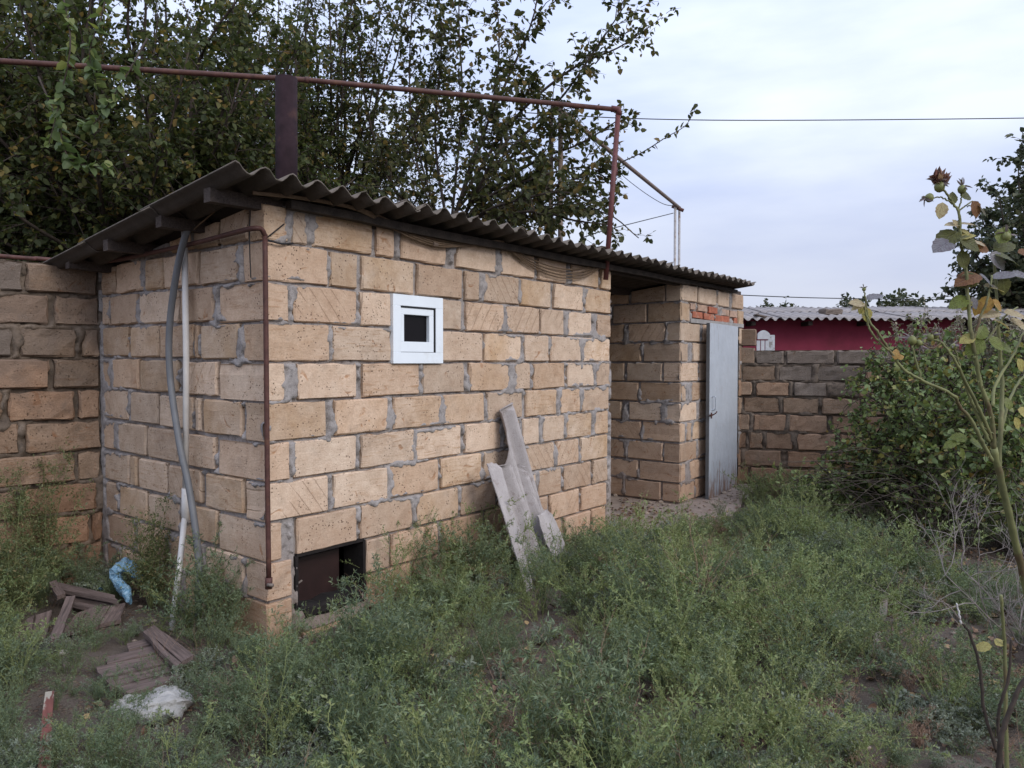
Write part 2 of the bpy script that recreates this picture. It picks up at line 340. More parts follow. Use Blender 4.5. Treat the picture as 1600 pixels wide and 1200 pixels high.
def block_vf(w, h, d, seed, skew=0.0, b=.009, rough=.004, ztop=None, nx=None, endl=False):
    """one sawn stone: a box with a worn, uneven front arris; x 0..w, z 0..h, y 0 (face) .. d"""
    r = np.random.default_rng(seed)
    m = nx or max(2, int(round(w/.075)))
    xs = np.concatenate([[0, b*1.3], np.linspace(0, w, m+1)[1:-1], [w-b*1.3, w]]); zs = np.array([0, b*1.2, h*.36, h*.68, h-b*1.2, h])
    nx_, nz = len(xs), len(zs); X, Z = np.meshgrid(xs, zs, indexing='ij')
    X = X.copy(); Z = Z.copy(); Y = r.normal(0, rough*.35, X.shape)
    Y[0, :] += b*r.uniform(.6, 1.8, nz); Y[-1, :] += b*r.uniform(.6, 1.8, nz); Y[:, 0] += b*r.uniform(.6, 1.9, nx_); Y[:, -1] += b*r.uniform(.6, 1.9, nx_)
    if r.random() < .45:                                  # a knocked-off corner
        i, k = (0 if r.random() < .5 else -1), (0 if r.random() < .5 else -1); Y[i, k] += .018; q = r.uniform(.012, .03)
        X[i, k] += q if i == 0 else -q; Z[i, k] += q*.7 if k == 0 else -q*.7
    X[0, :] += np.abs(r.normal(0, rough, nz)); X[-1, :] -= np.abs(r.normal(0, rough, nz))
    Z[:, 0] += np.abs(r.normal(0, rough, nx_)); Z[:, -1] -= np.abs(r.normal(0, rough, nx_))
    X[1:-1, 1:-1] += r.normal(0, rough*.6, X[1:-1, 1:-1].shape)
    v = np.stack([X, Y, Z], -1).reshape(-1, 3); idx = lambda i, k: i*nz+k
    f = [(idx(i, k), idx(i+1, k), idx(i+1, k+1), idx(i, k+1)) for i in range(nx_-1) for k in range(nz-1)]
    ring = [(i, 0) for i in range(nx_-1)] + [(nx_-1, k) for k in range(nz-1)] + [(i, nz-1) for i in range(nx_-1, 0, -1)] + [(0, k) for k in range(nz-1, 0, -1)]
    n0 = len(v); back = []
    for i, k in ring:
        p = v[idx(i, k)]
        back.append((p[0], d, p[2]))
    v = np.vstack([v, np.array(back)]); q = len(ring)
    if endl:                                              # give the long end face some relief as well
        pass
    for j in range(q):
        j2 = (j+1) % q; f.append((idx(*ring[j2]), idx(*ring[j]), n0+j, n0+j2))
    f.append(tuple(n0+j for j in range(q-1, -1, -1)))
    v[:, 0] += v[:, 1]*skew
    return v, f
_seed = [100]
def place_block(parent, O, D_, u0, u1, z0, z1, d=.19, mat=None, skew=0.0, proud=None, name='stone_block', rough=.004, b=.009, ztop=None):
    _seed[0] += 1; r = np.random.default_rng(_seed[0])
    w, h = u1-u0, z1-z0; v, f = block_vf(w, h, d, _seed[0], skew, b, rough)
    pr = r.uniform(0, .005) if proud is None else proud
    if ztop is not None:
        lim = np.array([ztop(u0+x) for x in v[:, 0]])-z0; v[:, 2] = np.minimum(v[:, 2], lim)
    v = v - np.array([w/2, 0, h/2]); M = frame(O, D_)
    M = M @ Matrix.Translation(Vector((u0+w/2, -pr, z0+h/2))) @ Matrix.Rotation(r.normal(0, .005), 4, 'Y')
    if mat is None:
        q = r.random(); mat = M_STONE[0] if q < .6 else M_STONE[1] if q < .93 else M_STONE[2] if q < .965 else M_STONE[3]
    return obj(name, v, f, mat, parent, M)

def mortar_sheet(name, parent, O, D_, u0, u1, z0, z1, blocks, step=.0095, mat=None, ztop=None, zbot=None, holes=(), skew=0.0, seed=3, smear=1.0, deep=.024, core=(.03, .17), cbox=None, rag=1.0):
    nu, nz = int((u1-u0)/step)+1, int((z1-z0)/step)+1
    us = np.linspace(u0, u1, nu); zs = np.linspace(z0, z1, nz); U, Z = np.meshgrid(us, zs, indexing='ij')
    wob = .012*rag
    Uw = U + (fbm(U*14, Z*14, seed, 3)-.5)*wob*2; Zw = Z + (fbm(U*14, Z*14, seed+5, 3)-.5)*wob*1.2
    s = np.full(U.shape, -1.0); sz = np.full(U.shape, 9.0)
    for (a, b, c, d) in blocks:
        i0, i1 = np.searchsorted(us, (a-.06, b+.06)); k0, k1 = np.searchsorted(zs, (c-.06, d+.06)); sl = (slice(i0, i1), slice(k0, k1))
        ds = np.minimum(np.minimum(Uw[sl]-a, b-Uw[sl]), np.minimum(Zw[sl]-c, d-Zw[sl])); s[sl] = np.maximum(s[sl], ds)
        und = np.where((U[sl] > a-.01) & (U[sl] < b+.01), np.abs(Z[sl]-c), 9.0); sz[sl] = np.minimum(sz[sl], und)
    n1 = fbm(U*3.1, Z*3.1, seed+9, 4); n2 = fbm(U*11, Z*11, seed+21, 3); n3 = fbm(U*30, Z*30, seed+31, 2)
    w = (-.008 + np.clip(n1-.54, -.2, .3)*.13 + np.clip(n2-.5, -.3, .3)*.065 + (n3-.5)*.030)*smear            # how far the mortar laps over the stones
    h = np.clip((w - s)*2.0, -deep, .0070) + (n3-.5)*.006 + (n2-.5)*.006
    crack = (sz < .011) & (fbm(U*4, Z*4, seed+40, 3) > .42); h = np.where(crack, np.minimum(h, -.008-.014*n2), h)
    h = np.where(s > .05, -deep, h)
    Zt = Z
    if ztop is not None: Zt = np.minimum(Z, np.array([ztop(x) for x in us])[:, None])
    Y = -h
    v = np.stack([U + Y*skew, Y, Zt], -1).reshape(-1, 3)
    I, K = np.meshgrid(np.arange(nu-1), np.arange(nz-1), indexing='ij'); I = I.ravel(); K = K.ravel()
    cu = us[I]+step/2; cz = zs[K]+step/2; keep = np.ones(len(I), bool)
    for (a, b, c, d) in holes: keep &= ~((cu > a) & (cu < b) & (cz > c) & (cz < d))
    sm = s.reshape(nu, nz); deepin = (sm[I, K] > .06) & (sm[I+1, K+1] > .06) & (sm[I+1, K] > .06) & (sm[I, K+1] > .06); keep &= ~deepin   # nothing there but stone
    if ztop is not None: keep &= (Zt[I, K+1]-Zt[I, K] > 1e-5) | (Zt[I+1, K+1]-Zt[I+1, K] > 1e-5)
    I = I[keep]; K = K[keep]
    fa = np.stack([I*nz+K, (I+1)*nz+K, (I+1)*nz+K+1, I*nz+K+1], -1)
    o = obj(name, v, fa, mat or M_MORTAR, parent, frame(O, D_), smooth=True)
    return o
def core_boxes(name, parent, O, D_, boxes, mat, skew=0.0, ztop=None, y0=.03, y1=.17):
    bf = Buf()
    for (a, b, c, d) in boxes:
        v, f = box_vf((a, y0, c), (b, y1, d)); v = np.array(v)
        if ztop is not None: v[4:, 2] = np.minimum(v[4:, 2], [ztop(x)-.012 for x in v[4:, 0]])
        v[:, 0] += v[:, 1]*skew; bf.add(v, f)
    return obj(name, bf.V(), bf.f, mat, parent, frame(O, D_))

shed = tag(empty('stone_shed', (A[0], A[1], 0)), 'low tan limestone-block shed with a corrugated lean-to roof, open bay and grey door', 'shed')

# --- long front wall
skF = float(L @ F)
front_px = {
 0: [(411,452),(457,484),(490,584),(590,618),(628,698),(714,775),(783,836),(841,885),(893,935),(938,954)],
 1: [(411,515),(517,561),(567,649),(652,723),(727,750),(757,812),(814,861),(866,911),(915,954)],
 2: [(411,453),(460,559),(564,612),(690,722),(729,788),(790,843),(845,882),(888,925),(932,954)],
 3: [(411,516),(519,612),(690,755),(758,815),(819,858),(860,908),(911,953)],
 4: [(411,447),(465,558),(567,656),(660,726),(734,797),(804,829),(834,883),(887,929),(932,953)],
 5: [(411,510),(523,607),(614,690),(692,757),(762,817),(823,871),(876,907),(910,952)],
 6: [(411,453),(457,557),(564,648),(650,721),(727,783),(788,812),(817,843),(849,882),(886,925),(930,951)],
 7: [(411,513),(520,607),(609,686),(689,753),(756,800),(804,867),(870,905),(908,950)],
 8: [(411,440),(462,558),(562,645),(649,716),(721,776),(780,838),(842,878),(882,924),(927,950)],
 9: [(411,455),(570,608),(611,685),(690,755),(760,815),(818,857),(860,906),(909,949)],
 10:[(411,452),(572,642),(646,718),(722,781),(785,838),(842,879),(883,924),(926,948)],
 11:[(411,462),(468,560),(566,640),(646,720),(724,800),(806,860),(866,910),(914,948)]}
corner_px = {0:391,1:381,2:343,3:381,4:343,5:382,6:340,7:382,8:340,9:381,10:338,11:381}
LW_O = C; LW_D = -L; LW_W = 1.93
front = empty('front_wall', (A[0], A[1], 0), shed)
def row_z(i): return (EYE + .2*(3-i), EYE + .2*(4-i))
fb = []
WIN = (px_u(611, A, F), px_u(688, A, F), 0, 0)
_w0 = on_plane(611, 460, A, F); _w1 = on_plane(611, 567, A, F); WIN = (_w0[0], px_u(688, A, F), _w1[1], _w0[1])
HOLE = (px_u(462, A, F), px_u(568, A, F), on_plane(463, 955, A, F)[1], on_plane(463, 870, A, F)[1])
for i, row in front_px.items():
    z0, z1 = row_z(i)
    if i == 0: z1 = 2.205
    for j, (a, b) in enumerate(row):
        u0, u1 = px_u(a, A, F), px_u(b, A, F)
        zz0, zz1 = z0+.004, z1-.004
        if j > 0 or True:
            u1 -= .004
        d = .19
        if j == 0: u0 = 0.0; d = LW_W - px_u(corner_px[i], LW_O, LW_D)
        if i == 9 and j == 0: u1 = HOLE[0]-.03
        if i == 10 and j == 0: u1 = HOLE[0]-.03
        fb.append((u0, u1, zz0, zz1))
        mt = None
        if (i, j) in ((2,1),(7,0),(8,7),(7,5),(0,1)): mt = M_STONE[2]
        if (i, j) in ((2,5),(2,4),(7,6),(9,6)): mt = M_STONE[3]
        if (i, j) in ((5,1),(5,3),(0,2),(1,2),(6,8)): mt = M_STONE[1]
        place_block(front, A, F, u0, u1, zz0, zz1, d, mt, skF, b=.008 if j else .007)
mortar_sheet('mortar', front, A, F, 0.012, B_U, .02, 2.205, [(a+.002, b-.002, c, d) for a, b, c, d in fb], holes=[WIN, HOLE], skew=skF, seed=3)
core_boxes('wall_core', front, A, F, [(.02, HOLE[0], -.3, 2.19), (HOLE[0], HOLE[1], -.3, HOLE[2]), (HOLE[0], HOLE[1], HOLE[3], 2.19), (HOLE[1], WIN[0], -.3, 2.19),
          (WIN[0], WIN[1], -.3, WIN[2]), (WIN[0], WIN[1], WIN[3], 2.19), (WIN[1], B_U-.01, -.3, 2.19)], M_MORTAR, skF)

# --- left end wall (px measured, left to right)
left_px = {
 0: [(268,302),(305,343),(346,389)],
 1: [(160,181),(184,225),(228,257),(258,311),(314,374)],
 2: [(161,172),(174,216),(218,266),(270,280),(283,335)],
 3: [(162,202),(205,248),(250,303),(305,311),(314,373)],
 4: [(161,173),(176,216),(218,278),(285,339)],
 5: [(161,200),(203,245),(249,301),(304,312),(316,376)],
 6: [(161,180),(183,226),(229,276),(281,334)],
 7: [(162,199),(201,211),(214,258),(261,312),(318,378)],
 8: [(163,181),(184,226),(229,277),(283,336)],
 9: [(164,206),(211,257),(259,311),(318,378)],
 10:[(164,184),(186,239),(242,281),(286,335)],
 11:[(164,210),(214,262),(266,320),(324,378)]}
lwall = empty('side_wall', (C[0], C[1], 0), shed)
def lw_top(u): return roof_z(LW_W-u) - .036
def lw_dz(u): return .034*(1-u/LW_W)
lb = []
for i, row in left_px.items():
    z0, z1 = row_z(i)
    for (a, b) in row:
        u0, u1 = px_u(a, LW_O, LW_D), px_u(b, LW_O, LW_D)-.003; dz = lw_dz((u0+u1)/2)
        lb.append((u0, u1, z0+.006+dz, z1-.006+dz)); place_block(lwall, LW_O, LW_D, max(u0, .0), u1, z0+.006+dz, z1-.006+dz, .19, None, 0, ztop=lw_top)
for i in corner_px:
    z0, z1 = row_z(i); lb.append((px_u(corner_px[i], LW_O, LW_D), LW_W, z0+.006, z1-.006))
mortar_sheet('mortar', lwall, LW_O, LW_D, 0, LW_W-.006, .0, 2.22, lb, ztop=lw_top, seed=77, smear=1.15)
core_boxes('wall_core', lwall, LW_O, LW_D, [(0, .65, -.3, 2.4), (.65, 1.3, -.3, 2.4), (1.3, LW_W-.02, -.3, 2.4)], M_MORTAR, 0, lw_top)

# --- wall end and door wall beyond the open bay
skA = skF
annex = empty('door_wall', (D[0], D[1], 0), shed)
annex_px = {
 0: [(1063,1089),(1091,1119),(1121,1139),(1143,1161)],
 1: [(1063,1077)],
 2: [(1063,1094),(1098,1111)], 3: [(1063,1075),(1083,1110)], 4: [(1063,1091),(1094,1109)], 5: [(1063,1072),(1081,1108)],
 6: [(1063,1089),(1092,1108)], 7: [(1063,1071),(1074,1081),(1083,1107)], 8: [(1063,1089),(1091,1107)], 9: [(1063,1072),(1079,1106)], 10: [(1063,1086),(1088,1106)], 11: [(1063,1080),(1084,1106)]}
side_px = {0:1040,1:1012,2:1042,3:1006,4:1037,5:1001,6:1038,7:1005,8:1038,9:1000,10:1036,11:1010}
BK = 1.95; SW_O = D + L*BK; SW_D = -L
ab = []; sb = []
DU0, DU1 = px_u(1111, D, F), px_u(1153, D, F)
for i, row in annex_px.items():
    z0, z1 = row_z(i)
    if i == 0: z1 = 2.20
    for j, (a, b) in enumerate(row):
        u0, u1 = px_u(a, D, F), px_u(b, D, F)-.002; d = .19
        if j == 0:
            u0 = 0; su = px_u(side_px[i], SW_O, SW_D); d = BK-su; sb.append((su, BK, z0+.006, z1-.006))
        if a == 1143: d = .3
        ab.append((u0, u1, z0+.006, z1-.006)); place_block(annex, D, F, u0, u1, z0+.006, z1-.006, d, M_STONE[0] if i in (0, 2, 4, 6) else None, skA)
EA = px_u(1161, D, F)
for i in range(1, 12):                                    # pier right of the door
    z0, z1 = row_z(i); u0 = px_u(1153, D, F) if i == 1 else DU1+.03
    ab.append((u0, EA, z0+.006, z1-.006)); place_block(annex, D, F, u0, EA, z0+.006, z1-.006, .19, None if i < 3 else M_OLD[0], skA)
# brickwork over the door, on a thin lintel
lz = on_plane(1078, 501, D, F)[1]
def brick(pa, pb, ya, yb, m):
    u0 = px_u(pa, D, F); u1 = px_u(pb, D, F); za = on_plane(pa, ya, D, F)[1]; zb = on_plane(pa, yb, D, F)[1]
    ab.append((u0, u1, zb, za)); place_block(annex, D, F, u0, u1, zb, za, .12, m, skA, name='brick', rough=.003, b=.004)
for pa, pb, m in ((1078,1086,M_BRICKPALE),(1090,1104.5,M_BRICKPALE),(1107.5,1121,M_BRICK),(1126,1138.5,M_BRICKPALE),(1140,1151.5,M_BRICKPALE)):
    y = 473 + (pa-1078)*.19; brick(pa, pb, y, y+10.6, m)
for pa, pb, m in ((1082,1097,M_BRICK),(1099,1115,M_BRICK),(1116.5,1139,M_BRICK),(1146,1151.5,M_BRICK)):
    y = 486 + (pa-1082)*.16; brick(pa, pb, y, y+10.6, m)
u0, z0 = on_plane(1078, 497.5, D, F); u1, z1 = on_plane(1160, 503, D, F); zl = on_plane(1078, 504, D, F)[1]
v, f = box_vf((u0, -.012, zl), (EA-.02, .16, z0)); obj('lintel', v, f, M_LINTEL, annex, frame(D, F))
mortar_sheet('mortar', annex, D, F, .012, EA-.01, 0, 2.20, ab, step=.016, holes=[(DU0-.01, DU1+.01, -.1, zl+.01)], skew=skA, seed=150)
core_boxes('wall_core', annex, D, F, [(.02, DU0, -.3, 2.18), (DU0, DU1+.02, zl+.01, 2.18), (DU1+.02, EA-.02, -.3, 2.18)], M_MORTAR, skA)
swall = empty('bay_wall', (SW_O[0], SW_O[1], 0), shed)
side2 = {0:[(918,948),(952,981),(985,1038)], 1:[(930,953),(957,1009)], 2:[(920,946),(952,974),(981,1039)], 3:[(940,1001)], 4:[(922,975),(979,1034)], 5:[(945,997)], 6:[(918,971),(983,1035)], 7:[(950,1002)],
         8:[(925,976),(981,1036)], 9:[(948,997)], 10:[(920,974),(977,1033)], 11:[(925,975),(979,1006)]}
for i, row in side2.items():
    z0, z1 = row_z(i)
    for a, b in row:
        u0, u1 = px_u(a, SW_O, SW_D), px_u(b, SW_O, SW_D)
        if i == 0: z1 = row_z(0)[1]
        sb.append((u0, u1, z0+.006, z1-.006)); place_block(swall, SW_O, SW_D, u0, u1, z0+.006, z1-.006, .19, None, 0, ztop=lambda u: roof_z(BK-u)-.035)
mortar_sheet('mortar', swall, SW_O, SW_D, 0, BK-.006, 0, 2.2, sb, step=.016, ztop=lambda u: roof_z(BK-u)-.035, seed=210, mat=M_MORTAR)
core_boxes('wall_core', swall, SW_O, SW_D, [(0, .9, -.3, 2.4), (.9, BK-.02, -.3, 2.4)], M_MORTAR, 0, lambda u: roof_z(BK-u)-.035)
# back wall and the end wall of the closed room
bw = empty('back_wall', (C[0], C[1], 0), shed)
for i in range(0, 12):
    z0, z1 = row_z(i)
    if z1 > 2.0: z1 = 2.0
    if z1-z0 < .05: continue
    u = B_U+.02 - (.2 if i % 2 else 0)
    while u < D_U+.1:                                     # only the stretch seen through the open bay is laid stone by stone
        place_block(bw, C, F, u, u+.39, z0+.006, z1-.006, .19, M_STONE[0], 0); u += .4
core_boxes('wall_core', bw, C, F, [(0, B_U, -.3, 2.02), (B_U, EA+D_U-.02, -.3, 2.02)], M_MORTAR)
core_boxes('room_end_wall', shed, C+F*(B_U-.2), -L, [(0, 1.75, -.3, 2.0)], M_MORTAR, 0, None, -.19, 0)
core_boxes('store_end_wall', shed, C+F*(D_U+EA-.2), -L, [(0, 1.75, -.3, 2.0)], M_MORTAR, 0, None, -.19, 0)

# --- window
def framed(name, parent, u0, u1, z0, z1, t, y0, y1, mat, O=A, D_=F, tb=None, tl=None):
    bf = Buf(); tb = tb or t; tl = tl or t
    for a, b in (((u0, y0, z1-t), (u1, y1, z1)), ((u0, y0, z0), (u1, y1, z0+tb)), ((u0, y0, z0+tb), (u0+tl, y1, z1-t)), ((u1-t, y0, z0+tb), (u1, y1, z1-t))): bf.add(*box_vf(a, b))
    o = obj(name, bf.V(), bf.f, mat, parent, frame(O, D_))
    m = o.modifiers.new('bevel', 'BEVEL'); m.width = .002; m.segments = 1; return o
W0, W1, WZ0, WZ1 = WIN
wroot = framed('window', shed, W0-.004, W1+.004, WZ0-.004, WZ1+.004, .066, -.022, .03, M_UPVC, tl=.062)
framed('gasket', wroot, W0+.058, W1-.062, WZ0+.062, WZ1-.062, .008, -.018, .03, M_GASKET, tb=.002, tl=.002)
framed('sash', wroot, W0+.060, W1-.071, WZ0+.064, WZ1-.071, .040, -.012, .035, M_UPVC, tb=.062, tl=.034)
v, f = box_vf((W0+.09, .012, WZ0+.12), (W1-.105, .018, WZ1-.105)); obj('pane', v, f, M_PANE, wroot, frame(A, F))
# --- stove hatch low in the wall, closed by a brown metal sheet set back in the hole
H0, H1, HZ0, HZ1 = HOLE
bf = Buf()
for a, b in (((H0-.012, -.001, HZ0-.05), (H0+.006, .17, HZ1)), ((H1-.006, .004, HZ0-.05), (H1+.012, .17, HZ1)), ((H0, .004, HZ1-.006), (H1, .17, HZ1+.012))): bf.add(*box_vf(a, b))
obj('shade_lining', bf.V(), bf.f, M_SHADE, shed, frame(A, F))  # black boxes added over the lit reveals to darken the recess
v, f = block_vf(H1-H0-.01, .10, .18, 777, 0, .02, .014); obj('shade_sill', np.array(v)+[0, 0, 0], f, M_SHADE, shed, frame(A, F) @ Matrix.Translation(Vector((H0+.008, -.012, HZ0-.075))))  # sill given the same painted shade as the lining
bf = Buf(); bf.add(*box_vf((H0+.007, .10, HZ0-.02), (H1-.10, .112, HZ1-.007))); bf.add(*box_vf((H0+.01, .085, HZ1-.055), (H1-.12, .10, HZ1-.035)))
hatch = obj('hatch', bf.V(), bf.f, M_SHEETMETAL, shed, frame(A, F)); tag(hatch, 'dark brown metal plate set back in the low opening')
v, f = tube_vf([(H0+.03, .07, HZ1-.16), (H0+.05, .06, HZ1-.16), (H0+.08, .07, HZ1-.155)], .006); obj('hatch_bolt', v, f, M_GREYCLOTH, hatch, frame(A, F))
# --- door of the store
ang = math.radians(5.0); ca, sa = math.cos(ang), math.sin(ang)
nF = np.array([F[1], -F[0]]); Ddoor = F*ca - nF*sa       # closed edge to hinge; ajar by a few degrees
Hd = D + F*px_u(1152, D, F, .03) + nF*.03                # hinge
fu = px_u(1108.5, Hd, Ddoor); hw = -fu; Od = Hd - Ddoor*hw
zdb, zdt = .0, 0
zdt = on_plane(1113, 505, Od, Ddoor)[1]; zdb = on_plane(1107, 781, Od, Ddoor)[1]
bf = Buf(); bf.add(*box_vf((0, -.006, zdb), (hw, .0, zdt)))
door = obj('door', bf.V(), bf.f, M_DOOR, shed, frame(Od, Ddoor))
m = door.modifiers.new('bevel', 'BEVEL'); m.width = .002
framed('door_frame', door, 0.0, hw, zdb, zdt, .035, .001, .035, M_EDGE, Od, Ddoor)
hz = on_plane(1113, 630, Od, Ddoor)[1]
hu = .075
v, f = tube_vf(spline([(hu, -.006, hz+.07), (hu, -.04, hz+.065), (hu, -.045, hz), (hu, -.04, hz-.06), (hu, -.006, hz-.07)], 4), .007); obj('handle', v, f, M_DOOR, door, frame(Od, Ddoor))
bf = Buf(); bf.add(*box_vf((-.03, -.022, hz-.125), (.07, -.012, hz-.11))); bf.add(*tube_vf([(-.02, -.03, hz-.15), (-.02, -.03, hz-.09)], .008)); bf.add(*tube_vf([(.055, -.02, hz-.12), (.06, -.05, hz-.10), (.1, -.05, hz-.085)], .006))
obj('bolt', bf.V(), bf.f, M_RUSTPIPE, door, frame(Od, Ddoor))
for q in (.24, .80):
    zz = zdb + (zdt-zdb)*q; v, f = tube_vf([(hw+.012, -.012, zz-.06), (hw+.012, -.012, zz+.06)], .012); obj('hinge', v, f, M_GREYCLOTH, door, frame(Od, Ddoor))
# --- roof: cement sheets (7 waves of 15 cm), purlins, front beam
ROOF_O = A - F*.30                                        # u measured along F from the left verge, l back along L
P0 = .15; RLEN = 6.46
roof = empty('roof', (A[0], A[1], 2.2), shed)
def sheet_vf(u0, u1, l0, l1, zf, amp=.024, th=.0065, seg=8, seed=0, wave=.15, nl=7, ragged=.007):
    r = np.random.default_rng(seed); nu = int(round((u1-u0)/wave*seg))+1; us = np.linspace(u0, u1, nu); ls = np.linspace(l0, l1, nl)
    V = []
    for side in (0, 1):
        for k, l in enumerate(ls):
            ed = (r.normal(0, ragged, nu) if k in (0, nl-1) and side == 0 else np.zeros(nu))
            if side == 0 and k == 0: ed0 = ed
            if k == 0 and side: ed = ed0
            for i, u in enumerate(us): V.append((u, l+ed[i], zf(l) + amp*math.cos(2*math.pi*u/wave) - side*th))
    n1 = nu*nl; f = []; mi = []
    for k in range(nl-1):
        for i in range(nu-1):
            a = k*nu+i; f.append((a, a+1, a+nu+1, a+nu)); mi.append(0); f.append((n1+a, n1+a+nu, n1+a+nu+1, n1+a+1)); mi.append(1)
    for i in range(nu-1): f.append((i, n1+i, n1+i+1, i+1)); mi.append(0); a = (nl-1)*nu+i; f.append((a, a+1, n1+a+1, n1+a)); mi.append(0)
    for k in range(nl-1):
        a = k*nu; f.append((a, a+nu, n1+a+nu, n1+a)); mi.append(0); a = k*nu+nu-1; f.append((a, n1+a, n1+a+nu, a+nu)); mi.append(0)
    return np.array(V), f, mi
def to_world(V, O, U_, W_):
    return np.column_stack([O[0]+U_[0]*V[:, 0]+W_[0]*V[:, 1], O[1]+U_[1]*V[:, 0]+W_[1]*V[:, 1], V[:, 2]])
rs = np.random.default_rng(5)
nsh = 6; 
for j, (l0, l1, dz) in enumerate(((-.25, .68, .012), (.58, 1.50, .004), (1.40, 2.30, -.004))):
    for k in range(nsh):
        u0 = k*1.05; u1 = min(u0+1.20, RLEN) if k < nsh-1 else RLEN
        off = rs.normal(0, .006); lz = dz + (k % 2)*.009
        V, f, mi = sheet_vf(u0, u1, l0+off, l1, lambda l: roof_z(l)+lz+.002, seed=k+j*10)
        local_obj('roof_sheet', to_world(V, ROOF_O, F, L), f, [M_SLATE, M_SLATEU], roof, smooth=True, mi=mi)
        for q in (1, 4) if j == 0 else ():
            un = u0+q*.15+.0; p = to_world(np.array([(un, l0+.12, roof_z(l0+.12)+.03)]), ROOF_O, F, L)[0]; v, f = tube_vf([p, p+[0, 0, .006]], .011, 6); local_obj('roof_nail', v, f, M_RUSTPIPE, roof)
def timber(name, u0, u1, l, w, z0, z1, mat, parent, jit=.004, seed=1):
    r = np.random.default_rng(seed); n = 12; bf = Buf(); us = np.linspace(u0, u1, n); V = []
    for u in us:
        a, b = r.normal(0, jit, 2)
        V += [(u, l-w/2+a, z0+b), (u, l+w/2+a, z0+b), (u, l+w/2+a, z1+b*.3), (u, l-w/2+a, z1+b*.3)]
    f = [(3, 2, 1, 0), tuple(4*(n-1)+q for q in range(4))]
    for i in range(n-1):
        for q in range(4): q2 = (q+1) % 4; f.append((4*i+q, 4*i+q2, 4*i+4+q2, 4*i+4+q))
    return local_obj(name, to_world(np.array(V), A, F, L), f, mat, parent)
for k, l in enumerate((-.03, .58, 1.18, 1.78)):
    zt = roof_z(l)-.008; timber('purlin', -.27+.02*(k % 2), D_U+EA-.05 if k == 0 else B_U, l+(.0 if k else .07), .06, zt-.058, zt, M_TIMBER, roof, seed=k+3)
for l in (.62, 1.3): zt = roof_z(l)-.008; timber('purlin', B_U, D_U+EA-.05, l, .06, zt-.06, zt, M_TIMBER, roof, seed=9)
timber('front_beam', .12, D_U+.05, -.045, .05, 2.178, 2.224, M_BEAM, roof, .004, 21)
timber('front_beam', D_U+.08, D_U+EA-.3, -.03, .04, 2.199, 2.232, M_BEAM, roof, .004, 22)
# ------------------------------------------------------------------ boundary wall on the left (older stone, crumbling joints)
LB_D = np.array([.724, .690]); LB_D /= np.linalg.norm(LB_D); LB_O = C - LB_D*2.2 + np.array([.02, .0]); LBW = 2.2
lbw = tag(empty('boundary_wall', (LB_O[0], LB_O[1], 0)), 'old brown stone-block boundary wall left of the shed with a pipe along its top', 'wall')
lrows = [[(-60,40),(42,156)], [(-50,80),(86,159)], [(-80,22),(31,122),(130,158)], [(-40,80),(83,158)], [(-90,6),(11,118),(122,157)], [(-70,31),(38,158)], [(-50,116),(118,157)],
         [(-90,25),(30,150)], [(-50,138),(141,159)], [(-80,20),(26,70),(76,121),(127,156)], [(-60,60),(66,157)], [(-60,60),(66,157)]]
lbb = []
for i, row in enumerate(lrows):
    z1 = 2.045-.1995*i; z0 = z1-.1995
    if i == 9: z0 += .04
    left = [(None, -1)]
    us = [(px_u(a, LB_O, LB_D), px_u(b, LB_O, LB_D)) for a, b in row]
    u = us[0][0]-.02
    while u > .05: us.insert(0, (max(0, u-.42), u)); u -= .44
    for j, (u0, u1) in enumerate(us):
        u1 = min(u1, LBW-.004)
        if u1-u0 < .03: continue
        lbb.append((u0, u1, z0+.005, z1-.005)); q = rng.random()
        m = M_DARKOLD if (i < 1 and j < len(us)-1) or (i == 2 and j == len(us)-3) else M_OLD[1] if q < .4 else M_OLD[0]
        place_block(lbw, LB_O, LB_D, u0, u1-.004, z0+.005, z1-.005, .19, m, 0, rng.uniform(-.006, .014), rough=.009, b=.013)
mortar_sheet('mortar', lbw, LB_O, LB_D, 0, LBW-.004, .0, 2.04, lbb, step=.016, mat=M_MORTAR_OLD, seed=300, smear=.8, deep=.045, core=(.05, .17), rag=1.6)
core_boxes('wall_core', lbw, LB_O, LB_D, [(.01, LBW-.01, -.3, 2.03)], M_MORTAR_OLD, 0, None, .045, .17)
# ------------------------------------------------------------------ boundary wall on the right
RB_D = np.array([.925, -.35]); RB_D /= np.linalg.norm(RB_D); RB_O = D + F*(EA-.05) + np.array([-.06, .02]); RBW = 5.6
rbw = tag(empty('boundary_wall', (RB_O[0], RB_O[1], 0)), 'old grey-brown stone-block boundary wall running right from the grey door behind the bush', 'wall')
ys = [547, 570, 596, 619.5, 646, 674, 702, 729, 757]
rrows = [[(1180,1226),(1228.5,1305),(1307.5,1363),(1376,1428)], [(1159,1213),(1216,1270),(1277,1346),(1353,1398)], [(1152,1177),(1181,1234),(1240,1294),(1342,1386),(1390,1440)],
         [(1162,1219),(1223,1281),(1285,1346),(1352,1404)], [(1150,1173),(1177,1230),(1232.5,1295),(1301,1350),(1354,1408)], [(1150,1168),(1171,1194),(1197,1241),(1246,1309),(1313,1368)],
         [(1149,1160),(1162.5,1222),(1232,1286),(1290,1342),(1348,1400)], [(1148,1171),(1173,1217),(1222,1276),(1281,1340),(1344,1396)], [(1160,1230),(1234,1290),(1294,1350)]]
rbb = []
ztops = [on_plane(1180, y, RB_O, RB_D)[1] for y in ys] + [-.1]
ztops[8] = max(ztops[8], .02)
